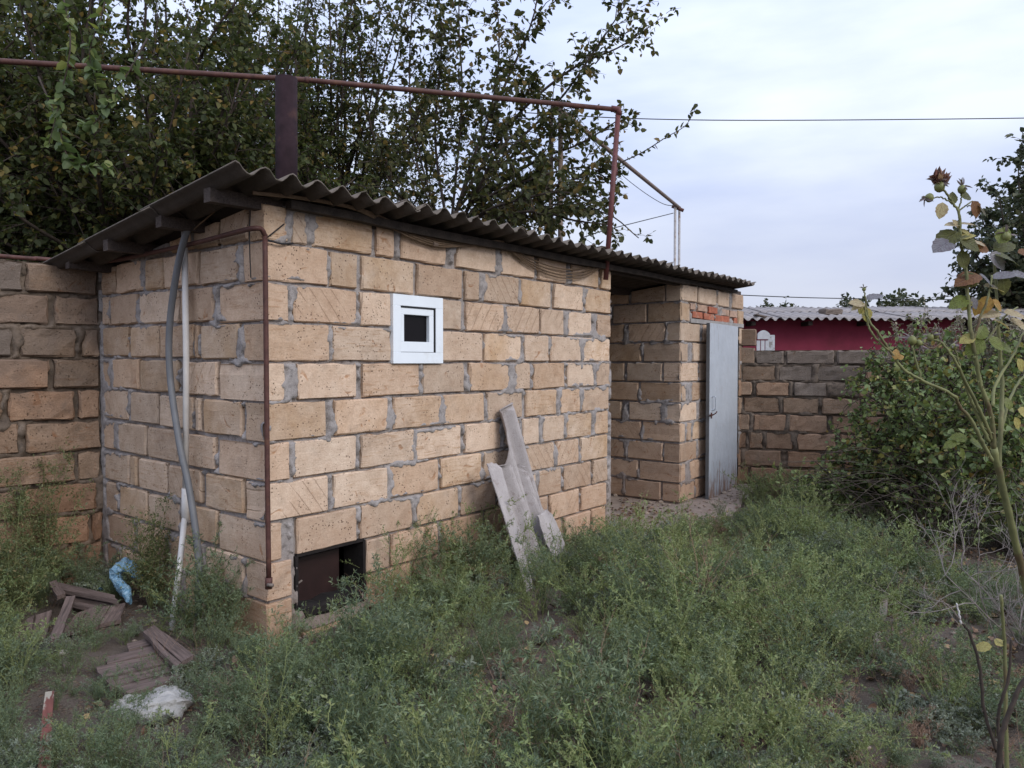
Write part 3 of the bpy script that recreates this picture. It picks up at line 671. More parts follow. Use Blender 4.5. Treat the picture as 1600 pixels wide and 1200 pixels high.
for i, row in enumerate(rrows):
    z1, z0 = ztops[i], ztops[i+1] if i < 8 else -.15
    us = [(px_u(a, RB_O, RB_D), px_u(b, RB_O, RB_D)) for a, b in row]; u = us[-1][1]+.02
    while u < RBW-.1: w = rng.uniform(.34, .46); us.append((u, min(RBW, u+w))); u += w+.02
    for j, (u0, u1) in enumerate(us):
        u0 = max(u0, .0)
        if u1-u0 < .04: continue
        rbb.append((u0, u1, z0+.005, z1-.005)); q = rng.random()
        m = M_DARKOLD if i == 0 or (i == 1 and j in (1, 2) and q < .7) or (i == 2 and j == 2) else M_OLD[1] if q < .4 else M_OLD[0]
        place_block(rbw, RB_O, RB_D, u0, u1-.004, z0+.005, z1-.005, .19, m, 0, rng.uniform(-.006, .012), rough=.009, b=.014)
mortar_sheet('mortar', rbw, RB_O, RB_D, 0, RBW, .0, ztops[0]-.005, rbb, step=.021, mat=M_MORTAR_OLD, seed=340, smear=.75, deep=.04, rag=1.5)
core_boxes('wall_core', rbw, RB_O, RB_D, [(.01, RBW-.01, -.3, ztops[0]-.01)], M_MORTAR_OLD, 0, None, .045, .17)
for (a, b, y0, y1) in ((1153, 1179, 543, 568), (1154, 1181, 514, 540.5)):      # two squared stones standing against the shed
    u0, u1 = px_u(a, RB_O, RB_D), px_u(b, RB_O, RB_D); z0 = on_plane(a, y1, RB_O, RB_D)[1]; z1 = on_plane(a, y0, RB_O, RB_D)[1]
    place_block(rbw, RB_O, RB_D, max(0, u0), u1, z0, z1, .2, M_OLD[1], 0, .012, rough=.005, b=.008)

# ------------------------------------------------------------------ pipes and cables
def pipe(name, pts, r, mat, label, cat, parent=None, smooth=True, n=10, group=None):
    v, f = tube_vf(pts, r, n); o = local_obj(name, v, f, mat, parent, smooth=smooth)
    if label: tag(o, label, cat, group)
    return o
# brown water pipe: along the top of the left wall, under the eave and down the corner, with a drain cock
oA = 0.035
def lwp(px, py, off=.035): u, z = on_plane(px, py, LW_O, LW_D, off); n = np.array([LW_D[1], -LW_D[0]]); p = LW_O + LW_D*u + n*off; return np.array([p[0], p[1], z])
def fwp(px, py, off=.03): u, z = on_plane(px, py, A, F, off); n = np.array([F[1], -F[0]]); p = A + F*u + n*off; return np.array([p[0], p[1], z])
bp = empty('water_pipe', (A[0], A[1], 0)); tag(bp, 'dark brown pipe bent round the shed corner and down to a small tap', 'pipe')
wt = LB_O + LB_D*.0
run = [np.array([LB_O[0]+.05, LB_O[1]+.0, 2.075]), at(0, 400, 4.70), at(60, 404, 4.86), at(125, 411, 5.0)+np.array([0,-.0,0])]
pipe('pipe_run', spline(run, 6), .0135, M_RUSTPIPE, None, None, bp)
hi = [lwp(165, 409, .05), lwp(200, 403, .05), lwp(300, 381, .05), lwp(372, 362, .055)]
el = [fwp(395, 357, .03), fwp(408, 358, .045), fwp(414, 368, .04)]
pipe('pipe_run', spline(hi + el, 6), .0125, M_RUSTPIPE, None, None, bp)
pipe('pipe_run', spline([fwp(414, 366, .04), fwp(416, 560, .04), fwp(418, 760, .04), fwp(420, 905, .042)], 5), .0125, M_RUSTPIPE, None, None, bp)
p = fwp(420, 912, .042)
cock = pipe('tap', [p+np.array([0,0,.03]), p, p-np.array([0,0,.025])], .018, M_RUSTPIPE, None, None, bp, n=6)
pipe('tap_handle', [p+np.array([.0,-.02,.0]), p+np.array([.03,-.03,0])], .009, M_GREYCLOTH, None, None, cock, n=6)
pipe('pipe_clip', [fwp(416, 372, .0), fwp(424, 366, .012), fwp(444, 350, .012)], .0035, M_BLACK, None, None, bp, n=5)
pipe('pipe_clip', spline([fwp(418, 375, .02), fwp(440, 381, .02), fwp(458, 380, .0)], 3), .005, M_BLACK, None, None, bp, n=5)
# white plastic pipe and grey hose on the left wall
wp_ = empty('plastic_pipe', tuple(lwp(268, 980, .05)-np.array([0,0,0]))); tag(wp_, 'white plastic drain pipe down the left end wall, its lower length leaning out', 'pipe')
pipe('upper_length', [lwp(288, 350, .05), lwp(291, 560, .05), lwp(290, 765, .05)], .0165, M_WPLASTIC, None, None, wp_)
pipe('lower_length', [lwp(289, 805, .055), lwp(281, 880, .12), lwp(268, 985, .22)], .0155, M_WPLASTIC, None, None, wp_)
pipe('coupling', [lwp(290, 763, .05), lwp(289.5, 822, .055)], .021, M_WPLASTIC, None, None, wp_)
pipe('bracket', [lwp(296, 816, .0), lwp(296, 816, .05)], .012, M_GREYCLOTH, None, None, wp_, n=6)
pipe('hose', spline([lwp(303, 352, .06), lwp(292, 362, .09), lwp(277, 420, .09), lwp(265, 510, .08), lwp(266, 590, .08), lwp(280, 690, .10), lwp(295, 760, .10), lwp(307, 840, .10), lwp(311, 900, .10), lwp(309, 965, .10)], 8), .0185, M_HOSE,
     'grey flexible hose bowed down the left end wall beside the white pipe', 'hose')
pipe('cable', spline([lwp(300, 362, .07), lwp(312, 350, .06), lwp(330, 335, .05), lwp(364, 303, .03)], 5), .004, M_CABLE, 'short tan cable from the hose top up under the left eave', 'cable')
pipe('cable', spline([fwp(-10+400, 300, .01), lwp(391, 330, .012), lwp(390, 360, .02), lwp(390.5, 400, .012), lwp(392, 434, .01)], 5), .003, M_BLACK, 'thin black wire hanging on the stones at the shed corner', 'wire')
# loops of tan cable under the front eave
cb = empty('cable_loops', tuple(fwp(780, 378, .04))); tag(cb, 'slack tan cables looping under the eave above the window', 'cable')
for k, (dy, rr) in enumerate(((0, .006), (5, .0055), (9, .006), (13, .005))):
    pts = [fwp(395, 300+k, .07), fwp(470, 308+k, .085), fwp(555, 324+k*1.2, .09), fwp(610, 345+dy*.8, .05), fwp(650, 364+dy*.8, .04), fwp(690, 376+dy*.75, .035), fwp(735, 381+dy*.35-(k==3)*3, .035), fwp(772, 379-k, .05), fwp(786, 377+k*.3, .05)]
    pipe('cable_strand', spline(pts, 6), rr, M_CABLE, None, None, cb, n=5)
    pts = [fwp(786, 377+k*.3, .05), fwp(815, 397+dy*.7, .035), fwp(850, 413+dy*1.0, .03), fwp(885, 421+dy*1.1, .03), fwp(915, 418+dy*1.1, .03), fwp(938, 411+dy*.6, .04), fwp(946, 418+k, .04)]
    pipe('cable_strand', spline(pts, 6), rr, M_CABLE, None, None, cb, n=5)
bf = Buf(); c0 = fwp(680, 382, .04); bf.add(*tube_vf([c0-np.array([.012,.016,0]), c0+np.array([.012,.016,.0])], .013, 6)); local_obj('cable_clamp', bf.V(), bf.f, M_GREYPIPE, cb)
# maroon post on the wall end carrying the long rusty gas pipe
gp = empty('gas_pipe', tuple(fwp(947, 430, .05))); tag(gp, 'long rusty gas pipe crossing above the roof on a maroon post at the bay', 'gas pipe')
pb = fwp(946.5, 437, .055); pt = at(966, 176, 6.33)
pipe('post', [pb, pb*.5+pt*.5+np.array([.0,0,.0]), pt], .0215, M_REDPIPE, None, None, gp)
pl = at(-260, 66, 5.0)
pipe('pipe_run', [pl, at(0, 95.5, 5.35), at(480, 125, 5.85), at(962, 171, 6.33)], .0195, M_RUSTPIPE, None, None, gp)
pipe('elbow', [at(955, 170, 6.33), at(966, 171, 6.33), at(967, 180, 6.33)], .027, M_REDPIPE, None, None, gp)
q = at(960, 268, 6.34); pipe('weld_band', [q-np.array([0,0,.03]), q+np.array([0,0,.03])], .026, M_REDPIPE, None, None, gp)
pipe('weld_band', [at(477, 124.7, 5.85), at(483, 125.3, 5.85)], .024, M_RUSTPIPE, None, None, gp)
# gas pipe portal standing behind the shed
g2 = empty('gas_pipe_arch', tuple(at(870, 566, 9.4)*np.array([1,1,0]))); tag(g2, 'grey-brown gas pipe arch on paired posts rising behind the shed roof', 'gas pipe')
def vpost(px, Y, pytop, r, mat):
    p = at(px, pytop, Y); pipe('post', [np.array([p[0], p[1], 0]), p], r, mat, None, None, g2, n=8)
vpost(861, 9.45, 172, .028, M_GREYPIPE); vpost(876, 9.35, 168, .030, M_GREYPIPE)
vpost(1055, 15.6, 324, .026, M_PALEPIPE); vpost(1061.5, 15.8, 326, .026, M_PALEPIPE)
pipe('cross_pipe', [at(868, 166, 9.4), at(965, 246, 12.2), at(1062, 325, 15.8)], .034, M_GREYPIPE, None, None, g2)
pipe('end_clamp', [at(1050, 322, 15.7), at(1068, 329, 15.7)], .035, M_RUSTPIPE, None, None, g2)
pipe('wire', spline([at(920, 210, 10.5), at(960, 262, 12), at(1000, 296, 13.4), at(1035, 318, 14.8), at(1055, 322, 15.6)], 5), .007, M_BLACK, None, None, g2, n=4)
# flue
fl = pipe('flue_pipe', [np.array([*(at(447, 300, 5.3)[:2]), 2.0]), np.array([*(at(448, 200, 5.3)[:2]), at(448, 122, 5.3)[2]])], .073, M_CHIM, 'thick dark stove flue standing up through the shed roof', 'chimney', n=20)
# overhead wires
pipe('power_line', spline([at(820, 176, 20), at(985, 185, 20), at(1200, 188, 20), at(1600, 184.5, 20), at(1900, 178, 20)], 6), .013, M_BLACK, 'upper thin power line crossing the open sky from the post elbow', 'power line', n=4)
pipe('power_line', spline([at(1130, 460, 24), at(1300, 466, 24), at(1600, 468.5, 24), at(1900, 467, 24)], 6), .014, M_BLACK, 'lower power line just above the red house roof', 'power line', n=4)
pipe('cable', spline([at(908, 372, 9.5), at(945, 360, 11), at(1000, 346, 14), at(1052, 333, 15.6)], 5), .008, M_BLACK, 'thin slack wire running to the far end of the pipe arch', 'wire', n=4)

# ------------------------------------------------------------------ red house beyond the wall
HY = 12.9
hO = np.array([at(1120, 500, HY)[0], HY]); hD = np.array([1.0, -.03]); hD /= np.linalg.norm(hD); hI = np.array([-hD[1], hD[0]])
hs = tag(empty('red_house', (hO[0]+2, HY, 0)), 'low dark red rendered house with a grey corrugated roof behind the right wall', 'house')
v, f = box_vf((.2, .45, 0), (4.3, .65, 2.16)); obj('wall', v, f, M_REDWALL, hs, frame(hO, hD))
v, f = box_vf((4.3, .9, 0), (8.5, 1.0, 2.16)); obj('porch_back_wall', v, f, M_SHEETMETAL, hs, frame(hO, hD))
v, f = box_vf((.2, .65, 0), (.4, 4.4, 2.2)); obj('gable_wall', v, f, M_REDWALL, hs, frame(hO, hD))
v, f = box_vf((8.3, 1.0, 0), (8.5, 4.4, 2.2)); obj('gable_wall', v, f, M_REDWALL, hs, frame(hO, hD))
v, f = box_vf((.4, 4.2, 0), (8.3, 4.4, 2.6)); obj('back_wall', v, f, M_REDWALL, hs, frame(hO, hD))
rf = empty('roof', (hO[0]+2, HY, 2.2), hs)
def hz_(l): return 2.142 + .14*l if l < 2.4 else 2.142+.14*2.4-.16*(l-2.4)
for j, (l0, l1, dz) in enumerate(((0, 1.25, 0), (1.15, 2.4, .012), (2.38, 4.6, .02))):
    for k in range(8):
        u0 = k*1.05; V, f, mi = sheet_vf(u0, u0+1.2, l0+rng.normal(0, .03), l1, lambda l: hz_(l)+dz+(k % 2)*.012, amp=.026, seg=8, seed=60+k+j*9, nl=3, ragged=.012)
        local_obj('roof_sheet', to_world(V, hO, hD, hI), f, [M_SLATEFAR, M_SLATEU], rf, smooth=True, mi=mi)
for u in np.arange(.6, 8.4, .95): v, f = box_vf((u, .08, 2.04), (u+.07, 2.3, 2.11)); obj('rafter', v, f, M_BEAM, hs, frame(hO, hD))
v, f = block_vf(.32, .13, .3, 901, 0, .02, .012); 
M = frame(hO, hD) @ Matrix.Translation(Vector((1.72, .25, 2.235))) @ Matrix.Rotation(.12, 4, 'Z')
M = frame(hO, hD); px0 = at(1289, 487, 13.4); M = Matrix.Translation(Vector((px0[0], 13.4, hz_(.5)+.02)))
tag(obj('stone_block', v, f, M_DARKOLD, None, M), 'dark stone weighing down the grey roof of the red house', 'stone')
v, f = block_vf(.30, .05, .2, 902, 0, .015, .02); p = at(1180, 498, 13.1); tag(obj('tile_shard', v, f, M_DARKOLD, None, Matrix.Translation(Vector((p[0], 13.05, hz_(.25)+.03))) @ Matrix.Rotation(.2, 4, 'Y')), 'broken flat shard lying near the left eave of the red house', 'rubble')
# white slatted chair back seen over the wall
cO = at(1183, 546, 12.4); s_ = 12.4/1200
ch = tag(empty('garden_chair', (cO[0]+.2, 12.4, 0)), 'white chipped wooden chair back with rounded top against the red house', 'chair')
def cp(px, py): p = at(px, py, 12.4); return p[0], p[2]
bf = Buf(); x0, z0 = cp(1184, 530); x1, z1 = cp(1203, 516); n = 10; xs = np.linspace(x0, x1, n)
top = [(x, z1 - .06*(2*(x-x0)/(x1-x0)-1)**2) for x in xs]
V = [(x, 12.4, z0) for x in xs] + [(x, 12.4, z) for x, z in top] + [(x, 12.43, z0) for x in xs] + [(x, 12.43, z) for x, z in top]
f = []
for i in range(n-1): f += [(i, i+1, n+i+1, n+i), (2*n+i+1, 2*n+i, 3*n+i, 3*n+i+1), (n+i, n+i+1, 3*n+i+1, 3*n+i)]
f += [(0, n, 3*n, 2*n), (n-1, 3*n-1, 4*n-1, 2*n-1)]
local_obj('top_rail', V, f, M_WHITEPAINT, ch)
for a, b in ((1183, 1188), (1189.5, 1195), (1196.5, 1202)):
    xa, zt = cp(a, 532); xb, _ = cp(b, 532); v, f = box_vf((xa, 12.41, .5), (xb, 12.43, zt)); local_obj('slat', v, f, M_WHITEPAINT, ch)
for a in (1183.2, 1201):
    xa, zt = cp(a, 532); v, f = box_vf((xa, 12.41, 0), (xa+.04, 12.45, .5)); local_obj('leg', v, f, M_WHITEPAINT, ch)
xa, zt = cp(1204, 523); xb, _ = cp(1214, 523); v, f = box_vf((xa, 12.5, 0), (xb, 12.53, zt)); tag(local_obj('board', v, f, M_WHITEPAINT), 'flat chipped white board standing right of the white chair back', 'board')

# ------------------------------------------------------------------ broken cement sheets leaning on the shed
def lean_sheet(outline, axis, top_off, bot_off, name, label, mat, seed, amp=.022, wave=.15, phase=0.0, th=.007, ncol=15):
    """outline: (py, pxl, pxr) rows; axis: two pixels along the corrugations; the sheet leans on the wall"""
    r = np.random.default_rng(seed); nrm = np.array([F[1], -F[0]]); ytop, ybot = outline[0][0], outline[-1][0]; nr = 24
    yy = np.unique(np.concatenate([np.linspace(ytop, ybot, nr), [o[0] for o in outline]])); nr = len(yy)
    L_ = np.interp(yy, [o[0] for o in outline], [o[1] for o in outline]); R_ = np.interp(yy, [o[0] for o in outline], [o[2] for o in outline])
    offs = lambda y: top_off + (bot_off-top_off)*(y-ytop)/(ybot-ytop)
    q0 = np.array(on_plane(*axis[0], A, F, offs(axis[0][1]))); q1 = np.array(on_plane(*axis[1], A, F, offs(axis[1][1]))); ax = (q1-q0)/np.linalg.norm(q1-q0); pe = np.array([-ax[1], ax[0]])
    P = []; Q = []
    for i, y in enumerate(yy):
        off = offs(y); jl, jr = r.normal(0, .5, 2)
        for j in range(ncol):
            t_ = j/(ncol-1); x = (L_[i]+jl)*(1-t_) + (R_[i]+jr)*t_
            u, z = on_plane(x, y + (r.normal(0, 1.2) if i == 0 else 0), A, F, off); d = off + amp*math.cos(2*math.pi*((np.array([u, z])-q0) @ pe)/wave + phase)
            p = A + F*u; P.append((*(p + nrm*d), z)); Q.append((*(p + nrm*(d-th)), z))
    N = len(P); f = []; n = ncol
    for i in range(nr-1):
        for j in range(n-1): a = i*n+j; f += [(a, a+n, a+n+1, a+1), (N+a, N+a+1, N+a+n+1, N+a+n)]
        a = i*n; f.append((a, N+a, N+a+n, a+n)); a = i*n+n-1; f.append((a, a+n, N+a+n, N+a))
    for j in range(n-1): f.append((j, j+1, N+j+1, N+j)); a = (nr-1)*n+j; f.append((a, N+a, N+a+1, a+1))
    o = local_obj(name, np.vstack([P, Q]), f, mat, smooth=False); tag(o, label, 'roofing sheet'); return o
AX = ((800, 640), (880, 930))
lean_sheet([(630, 795, 803), (641, 782, 806), (727, 794, 829), (745, 800, 835), (860, 838, 876), (960, 872, 912)], AX, .045, .34, 'cement_sheet', 'tall narrow broken cement sheet leaning highest against the shed wall', M_SLATEP, 1, phase=.6, ncol=21, amp=.032)
lean_sheet([(727, 790, 812), (729, 777, 822), (741, 777, 835), (748, 777, 832), (770, 778, 841), (850, 804, 868), (965, 845, 905)], ((780, 730), (850, 935)), .14, .44, 'cement_sheet', 'wide broken corrugated sheet leaning in front of the tall one', M_SLATEP, 2, phase=2.4, ncol=31, amp=.034)
lean_sheet([(725, 760, 776), (731, 762, 782), (790, 782, 797), (860, 803, 817), (935, 824, 840)], ((762, 727), (830, 935)), .20, .52, 'cement_sheet', 'thin pale sheet strip leaning leftmost of the broken sheets', M_SLATEP, 3, amp=.012, phase=1.5, ncol=7)
lean_sheet([(798, 852, 858), (806, 841, 866), (850, 856, 882), (905, 878, 895), (940, 892, 903)], ((850, 800), (895, 935)), .34, .48, 'cement_sheet', 'short flaky pale sheet piece at the right foot of the leaning sheets', M_SLATEP, 4, amp=.008, phase=.5, ncol=9)
# ------------------------------------------------------------------ ground
def gnd(px, py, z=0.0):
    r = ray(px, py); t = (z-EYE)/r[2]; return np.array([r[0]*t, r[1]*t, z])
xs = np.unique(np.concatenate([np.linspace(-300, -9, 12), np.arange(-9, 11, .11), np.linspace(11, 320, 12)]))
ys_ = np.unique(np.concatenate([np.linspace(-60, -1, 8), np.arange(-1, 12, .11), np.linspace(12, 1500, 24)]))
GX, GY = np.meshgrid(xs, ys_, indexing='ij')
def ul(x, y):                                              # shed coordinates of a ground point: along the front, back from it
    dx, dy = x-A[0], y-A[1]; det = F[0]*L[1]-F[1]*L[0]
    return (dx*L[1]-dy*L[0])/det, (F[0]*dy-F[1]*dx)/det
def ground_z(x, y):
    near = np.clip(1-np.maximum(np.abs(x)-8, 0)/3, 0, 1)*np.clip(1-np.maximum(y-10, 0)/3, 0, 1)
    return ((fbm(x*1.1+50, y*1.1+50, 5, 4)-.5)*.10 + (fbm(x*6+50, y*6+50, 8, 3)-.5)*.03)*near
GZ = ground_z(GX, GY); U_, L_2 = ul(GX, GY); GZ = np.where((U_ > B_U-.1) & (U_ < EA+D_U) & (L_2 > -.6), -.03, GZ)
nx_, ny_ = GX.shape; I, K = np.meshgrid(np.arange(nx_-1), np.arange(ny_-1), indexing='ij'); I = I.ravel(); K = K.ravel()
def soil():
    t = NT('dry_soil_and_leaf_litter'); p = t.n('NewGeometry').outputs['Position']
    n = t.noise(p, 1.3, 6, .65); col = t.mix(t.rng(n, .35, .65), (.15, .122, .10), (.085, .066, .054))
    v = t.n('TexVoronoi', Vector=p, Scale=38.0, Randomness=1.0); lf = t.math('MULTIPLY', t.rng(v.outputs['Distance'], .42, .3), t.rng(t.noise(p, 2.0, 4, .6), .44, .58))
    cr = t.n('ValToRGB', Fac=t.n('SeparateXYZ', Vector=v.outputs['Color']).outputs['X']); cr.color_ramp.elements[0].color = (.13, .07, .045, 1); cr.color_ramp.elements[1].color = (.24, .18, .13, 1)
    col = t.mix(t.math('MULTIPLY', lf, .75), col, cr.outputs[0]); f = t.noise(p, 60, 4, .7)
    return t.surf(col, .95, t.math('ADD', f, lf), .8, .02, spec=.1)
M_SOIL = soil()
g = obj('ground', np.stack([GX, GY, GZ], -1).reshape(-1, 3), np.stack([I*ny_+K, (I+1)*ny_+K, (I+1)*ny_+K+1, I*ny_+K+1], -1), M_SOIL, smooth=True); tag(g, kind='structure')
# worn concrete floor of the open bay, spilling out in front of it and under the door
fl_p = []
for u, l in ((B_U-.02, 1.8), (D_U+.0, 1.8), (D_U+.0, .02), (D_U+EA, .02), (D_U+EA, -.28), (D_U+1.2, -.42), (D_U+.7, -.38), (D_U+.3, -.52), (D_U-.2, -.62), (D_U-.7, -.5), (D_U-1.2, -.3), (B_U+.12, -.12), (B_U-.02, .0)):
    fl_p.append(A + F*u + L*l)
n = len(fl_p); V = [(*p, .012) for p in fl_p] + [(*p, -.12) for p in fl_p]; f = [tuple(range(n-1, -1, -1))] + [(i, (i+1) % n, n+(i+1) % n, n+i) for i in range(n)]
bf = Buf(); bf.add(V, f); fo = local_obj('paved_floor', V, f, M_DUST); tag(fo, kind='structure')
v, f = box_vf((.0, -.10, -.1), (EA-.05, .02, .055)); 

# ------------------------------------------------------------------ vectorised plants
def tubes_np(P, R, n=3):
    """P (m,k,3), R (m,k)"""
    m, k, _ = P.shape; T = P[:, -1]-P[:, 0]; T /= np.linalg.norm(T, axis=1)[:, None]+1e-9
    ref = np.where(np.abs(T[:, 2:3]) < .9, np.array([[0, 0, 1.0]]), np.array([[1.0, 0, 0]])); a = np.cross(T, ref); a /= np.linalg.norm(a, axis=1)[:, None]+1e-9; b = np.cross(T, a)
    ang = np.arange(n)*2*math.pi/n; ring = np.cos(ang)[None, :, None]*a[:, None, :] + np.sin(ang)[None, :, None]*b[:, None, :]
    V = P[:, :, None, :] + R[:, :, None, None]*ring[:, None, :, :]
    base = (np.arange(m)*k*n)[:, None, None]; i = np.arange(k-1)[None, :, None]*n; j = np.arange(n)[None, None, :]; j2 = (j+1) % n
    f = np.stack([base+i+j, base+i+j2, base+i+n+j2, base+i+n+j], -1).reshape(-1, 4)
    return V.reshape(-1, 3), f
def unit(v): return v/(np.linalg.norm(v, axis=-1, keepdims=True)+1e-9)
def leaves_np(B, Dr, Nr, Ln, Wd, fold=0.0, droop=0.0):
    """fold=0: one kite each; else an ovate leaf of two halves folded on the midrib"""
    S = unit(np.cross(Dr, Nr)); Nn = np.cross(S, Dr); Ln = np.asarray(Ln)[:, None]; Wd = np.asarray(Wd)[:, None]; N = len(B)
    if not fold:
        V = np.stack([B, B+Dr*Ln*.45+S*Wd*.5, B+Dr*Ln, B+Dr*Ln*.45-S*Wd*.5], 1); return V.reshape(-1, 3), np.arange(N*4).reshape(N, 4)
    up = Nn*Wd*fold
    V = np.stack([B, B+Dr*Ln*.28+S*Wd*.5+up, B+Dr*Ln*.68+S*Wd*.40+up*.8-Nn*Ln*droop*.4, B+Dr*Ln-Nn*Ln*droop, B+Dr*Ln*.68-S*Wd*.40+up*.8-Nn*Ln*droop*.4, B+Dr*Ln*.28-S*Wd*.5+up], 1)
    b = np.arange(N)*6; f = np.concatenate([np.stack([b, b+1, b+2, b+3], -1), np.stack([b, b+3, b+4, b+5], -1)]); return V.reshape(-1, 3), f
def join_np(parts):
    V = []; Fc = []; mi = []; n = 0
    for v, f, m in parts:
        V.append(v); Fc.append(f+n); mi.append(np.full(len(f), m)); n += len(v)
    return np.vstack(V), np.vstack(Fc), np.concatenate(mi)
M_WA = leaf_mat('fine_grey_green_weed', [(0, (.072, .102, .06)), (.4, (.105, .145, .082)), (.75, (.145, .188, .10)), (1, (.195, .225, .13))], .25, inst=True)
M_WB = leaf_mat('yellow_green_weed', [(0, (.125, .175, .075)), (.5, (.18, .225, .09)), (1, (.26, .275, .12))], .3, inst=True)
M_WC = leaf_mat('silver_green_weed', [(0, (.13, .155, .115)), (.5, (.17, .195, .145)), (1, (.22, .235, .18))], .2, inst=True)
M_WD = leaf_mat('dry_weed', [(0, (.20, .11, .075)), (.5, (.26, .17, .115)), (1, (.30, .24, .16))], .15, inst=True)
M_ST = simple('weed_stem', (.14, .16, .065), .7, .3, 30, .1); M_STD = simple('dry_weed_stem', (.24, .155, .105), .8, .3, 30, .1)
M_STY = simple('yellow_weed_stem', (.21, .235, .09), .7, .25, 30, .1)
def weed(seed, h, spread, nst, nbr, nleaf, LL, LW, mats, stem_r=.0017, lean=.5, asc=.7, blen=.4):
    r = np.random.default_rng(seed); k = 6; t = np.linspace(0, 1, k)
    az = r.uniform(0, 2*math.pi, nst); hh = h*r.uniform(.55, 1.05, nst); sp = spread*r.uniform(.3, 1.1, nst)
    P = np.zeros((nst, k, 3)); out = np.stack([np.cos(az), np.sin(az)], -1)
    P[:, :, :2] = out[:, None, :]*(sp[:, None]*(t**1.4)[None, :])[..., None]*1.0 + r.normal(0, .012, (nst, k, 2))*t[None, :, None] + r.normal(0, .015, (nst, 1, 2))
    P[:, :, 2] = hh[:, None]*(t - lean*.35*t**3)[None, :] + .0
    R = stem_r*(1.15-t)[None, :]*np.ones((nst, 1))
    parts = [(*tubes_np(P, R), 0)]
    # side shoots
    si = np.repeat(np.arange(nst), nbr); tt = r.uniform(.12, .97, len(si)); seg = np.minimum((tt*(k-1)).astype(int), k-2); fr = (tt*(k-1)-seg)[:, None]
    B = P[si, seg]*(1-fr)+P[si, seg+1]*fr; T = unit(P[si, seg+1]-P[si, seg]); rd = unit(r.normal(0, 1, (len(si), 3))); rd[:, 2] = np.abs(rd[:, 2])*.4
    dr = unit(T*asc + unit(rd)*1.0); bl = hh[si]*blen*(1.15-tt)*r.uniform(.5, 1.2, len(si))
    kk = 4; s = np.linspace(0, 1, kk); Q = B[:, None, :] + dr[:, None, :]*(bl[:, None]*s[None, :])[..., None]; Q[:, :, 2] += (bl[:, None]*.22*(s**2)[None, :]); Q += r.normal(0, .004, Q.shape)*s[None, :, None]
    parts.append((*tubes_np(Q, stem_r*.5*(1.1-s)[None, :]*np.ones((len(si), 1))), 0))
    # leaves on shoots and stems
    if nleaf:
        bi = np.repeat(np.arange(len(si)), nleaf); u = r.uniform(.03, 1.03, len(bi)); sg = np.minimum((u*(kk-1)).astype(int), kk-2); q = (u*(kk-1)-sg)[:, None]
        LB = Q[bi, sg]*(1-q)+Q[bi, sg+1]*q; LT = unit(Q[bi, sg+1]-Q[bi, sg]); rr = unit(r.normal(0, 1, (len(bi), 3))); LD = unit(LT*.8+rr)
        n2 = nst*nleaf*2; si2 = r.integers(0, nst, n2); u2 = r.uniform(.1, 1, n2); sg2 = np.minimum((u2*(k-1)).astype(int), k-2); q2 = (u2*(k-1)-sg2)[:, None]
        LB2 = P[si2, sg2]*(1-q2)+P[si2, sg2+1]*q2; LD2 = unit(unit(P[si2, sg2+1]-P[si2, sg2])*.7+unit(r.normal(0, 1, (n2, 3))))
        LB = np.vstack([LB, LB2]); LD = np.vstack([LD, LD2]); n = len(LB); sz = r.uniform(.6, 1.3, n)
        parts.append((*leaves_np(LB, LD, unit(r.normal(0, 1, (n, 3))+[0, 0, 1.2]), LL*sz, LW*sz), 1))
    v, f, mi = join_np(parts); v[:, 2] = np.maximum(v[:, 2], -.02)
    return bpy.data.objects.new('weed_plant', mesh('weed_plant', v, f, mats, False, mi))
def scatter(name, pts, rot, scl, idx, sources, label, cat):
    """one object of uncountable plants, instanced on points with geometry nodes"""
    m = bpy.data.meshes.new(name); m.vertices.add(len(pts)); m.vertices.foreach_set('co', np.asarray(pts, np.float32).ravel())
    for nm, typ, arr in (('rot', 'FLOAT_VECTOR', rot), ('scl', 'FLOAT_VECTOR', scl), ('idx', 'INT', idx)):
        at_ = m.attributes.new(nm, typ, 'POINT'); at_.data.foreach_set('vector' if typ == 'FLOAT_VECTOR' else 'value', np.asarray(arr, np.float32 if typ != 'INT' else np.int32).ravel())
    o = put(bpy.data.objects.new(name, m)); ng = bpy.data.node_groups.new(name, 'GeometryNodeTree')
    ng.interface.new_socket('Geometry', in_out='INPUT', socket_type='NodeSocketGeometry'); ng.interface.new_socket('Geometry', in_out='OUTPUT', socket_type='NodeSocketGeometry')
    N = ng.nodes; K_ = ng.links; gi = N.new('NodeGroupInput'); go = N.new('NodeGroupOutput'); jn = N.new('GeometryNodeJoinGeometry')
    def attr(nm, dt): a = N.new('GeometryNodeInputNamedAttribute'); a.data_type = dt; a.inputs['Name'].default_value = nm; return a.outputs['Attribute']
    ar, as_, ai = attr('rot', 'FLOAT_VECTOR'), attr('scl', 'FLOAT_VECTOR'), attr('idx', 'INT')
    er = N.new('FunctionNodeEulerToRotation'); K_.new(ar, er.inputs[0])
    for k, s in enumerate(sources):
        oi = N.new('GeometryNodeObjectInfo'); oi.inputs['Object'].default_value = s; oi.inputs['As Instance'].default_value = True
        cmp = N.new('FunctionNodeCompare'); cmp.data_type = 'INT'; cmp.operation = 'EQUAL'; K_.new(ai, cmp.inputs[2]); cmp.inputs[3].default_value = k
        ip = N.new('GeometryNodeInstanceOnPoints'); K_.new(gi.outputs[0], ip.inputs['Points']); K_.new(cmp.outputs[0], ip.inputs['Selection']); K_.new(oi.outputs['Geometry'], ip.inputs['Instance'])
        K_.new(er.outputs[0], ip.inputs['Rotation']); K_.new(as_, ip.inputs['Scale']); K_.new(ip.outputs[0], jn.inputs[0])
    K_.new(jn.outputs[0], go.inputs[0]); md = o.modifiers.new('scatter', 'NODES'); md.node_group = ng
    tag(o, label, cat, None, 'stuff'); return o
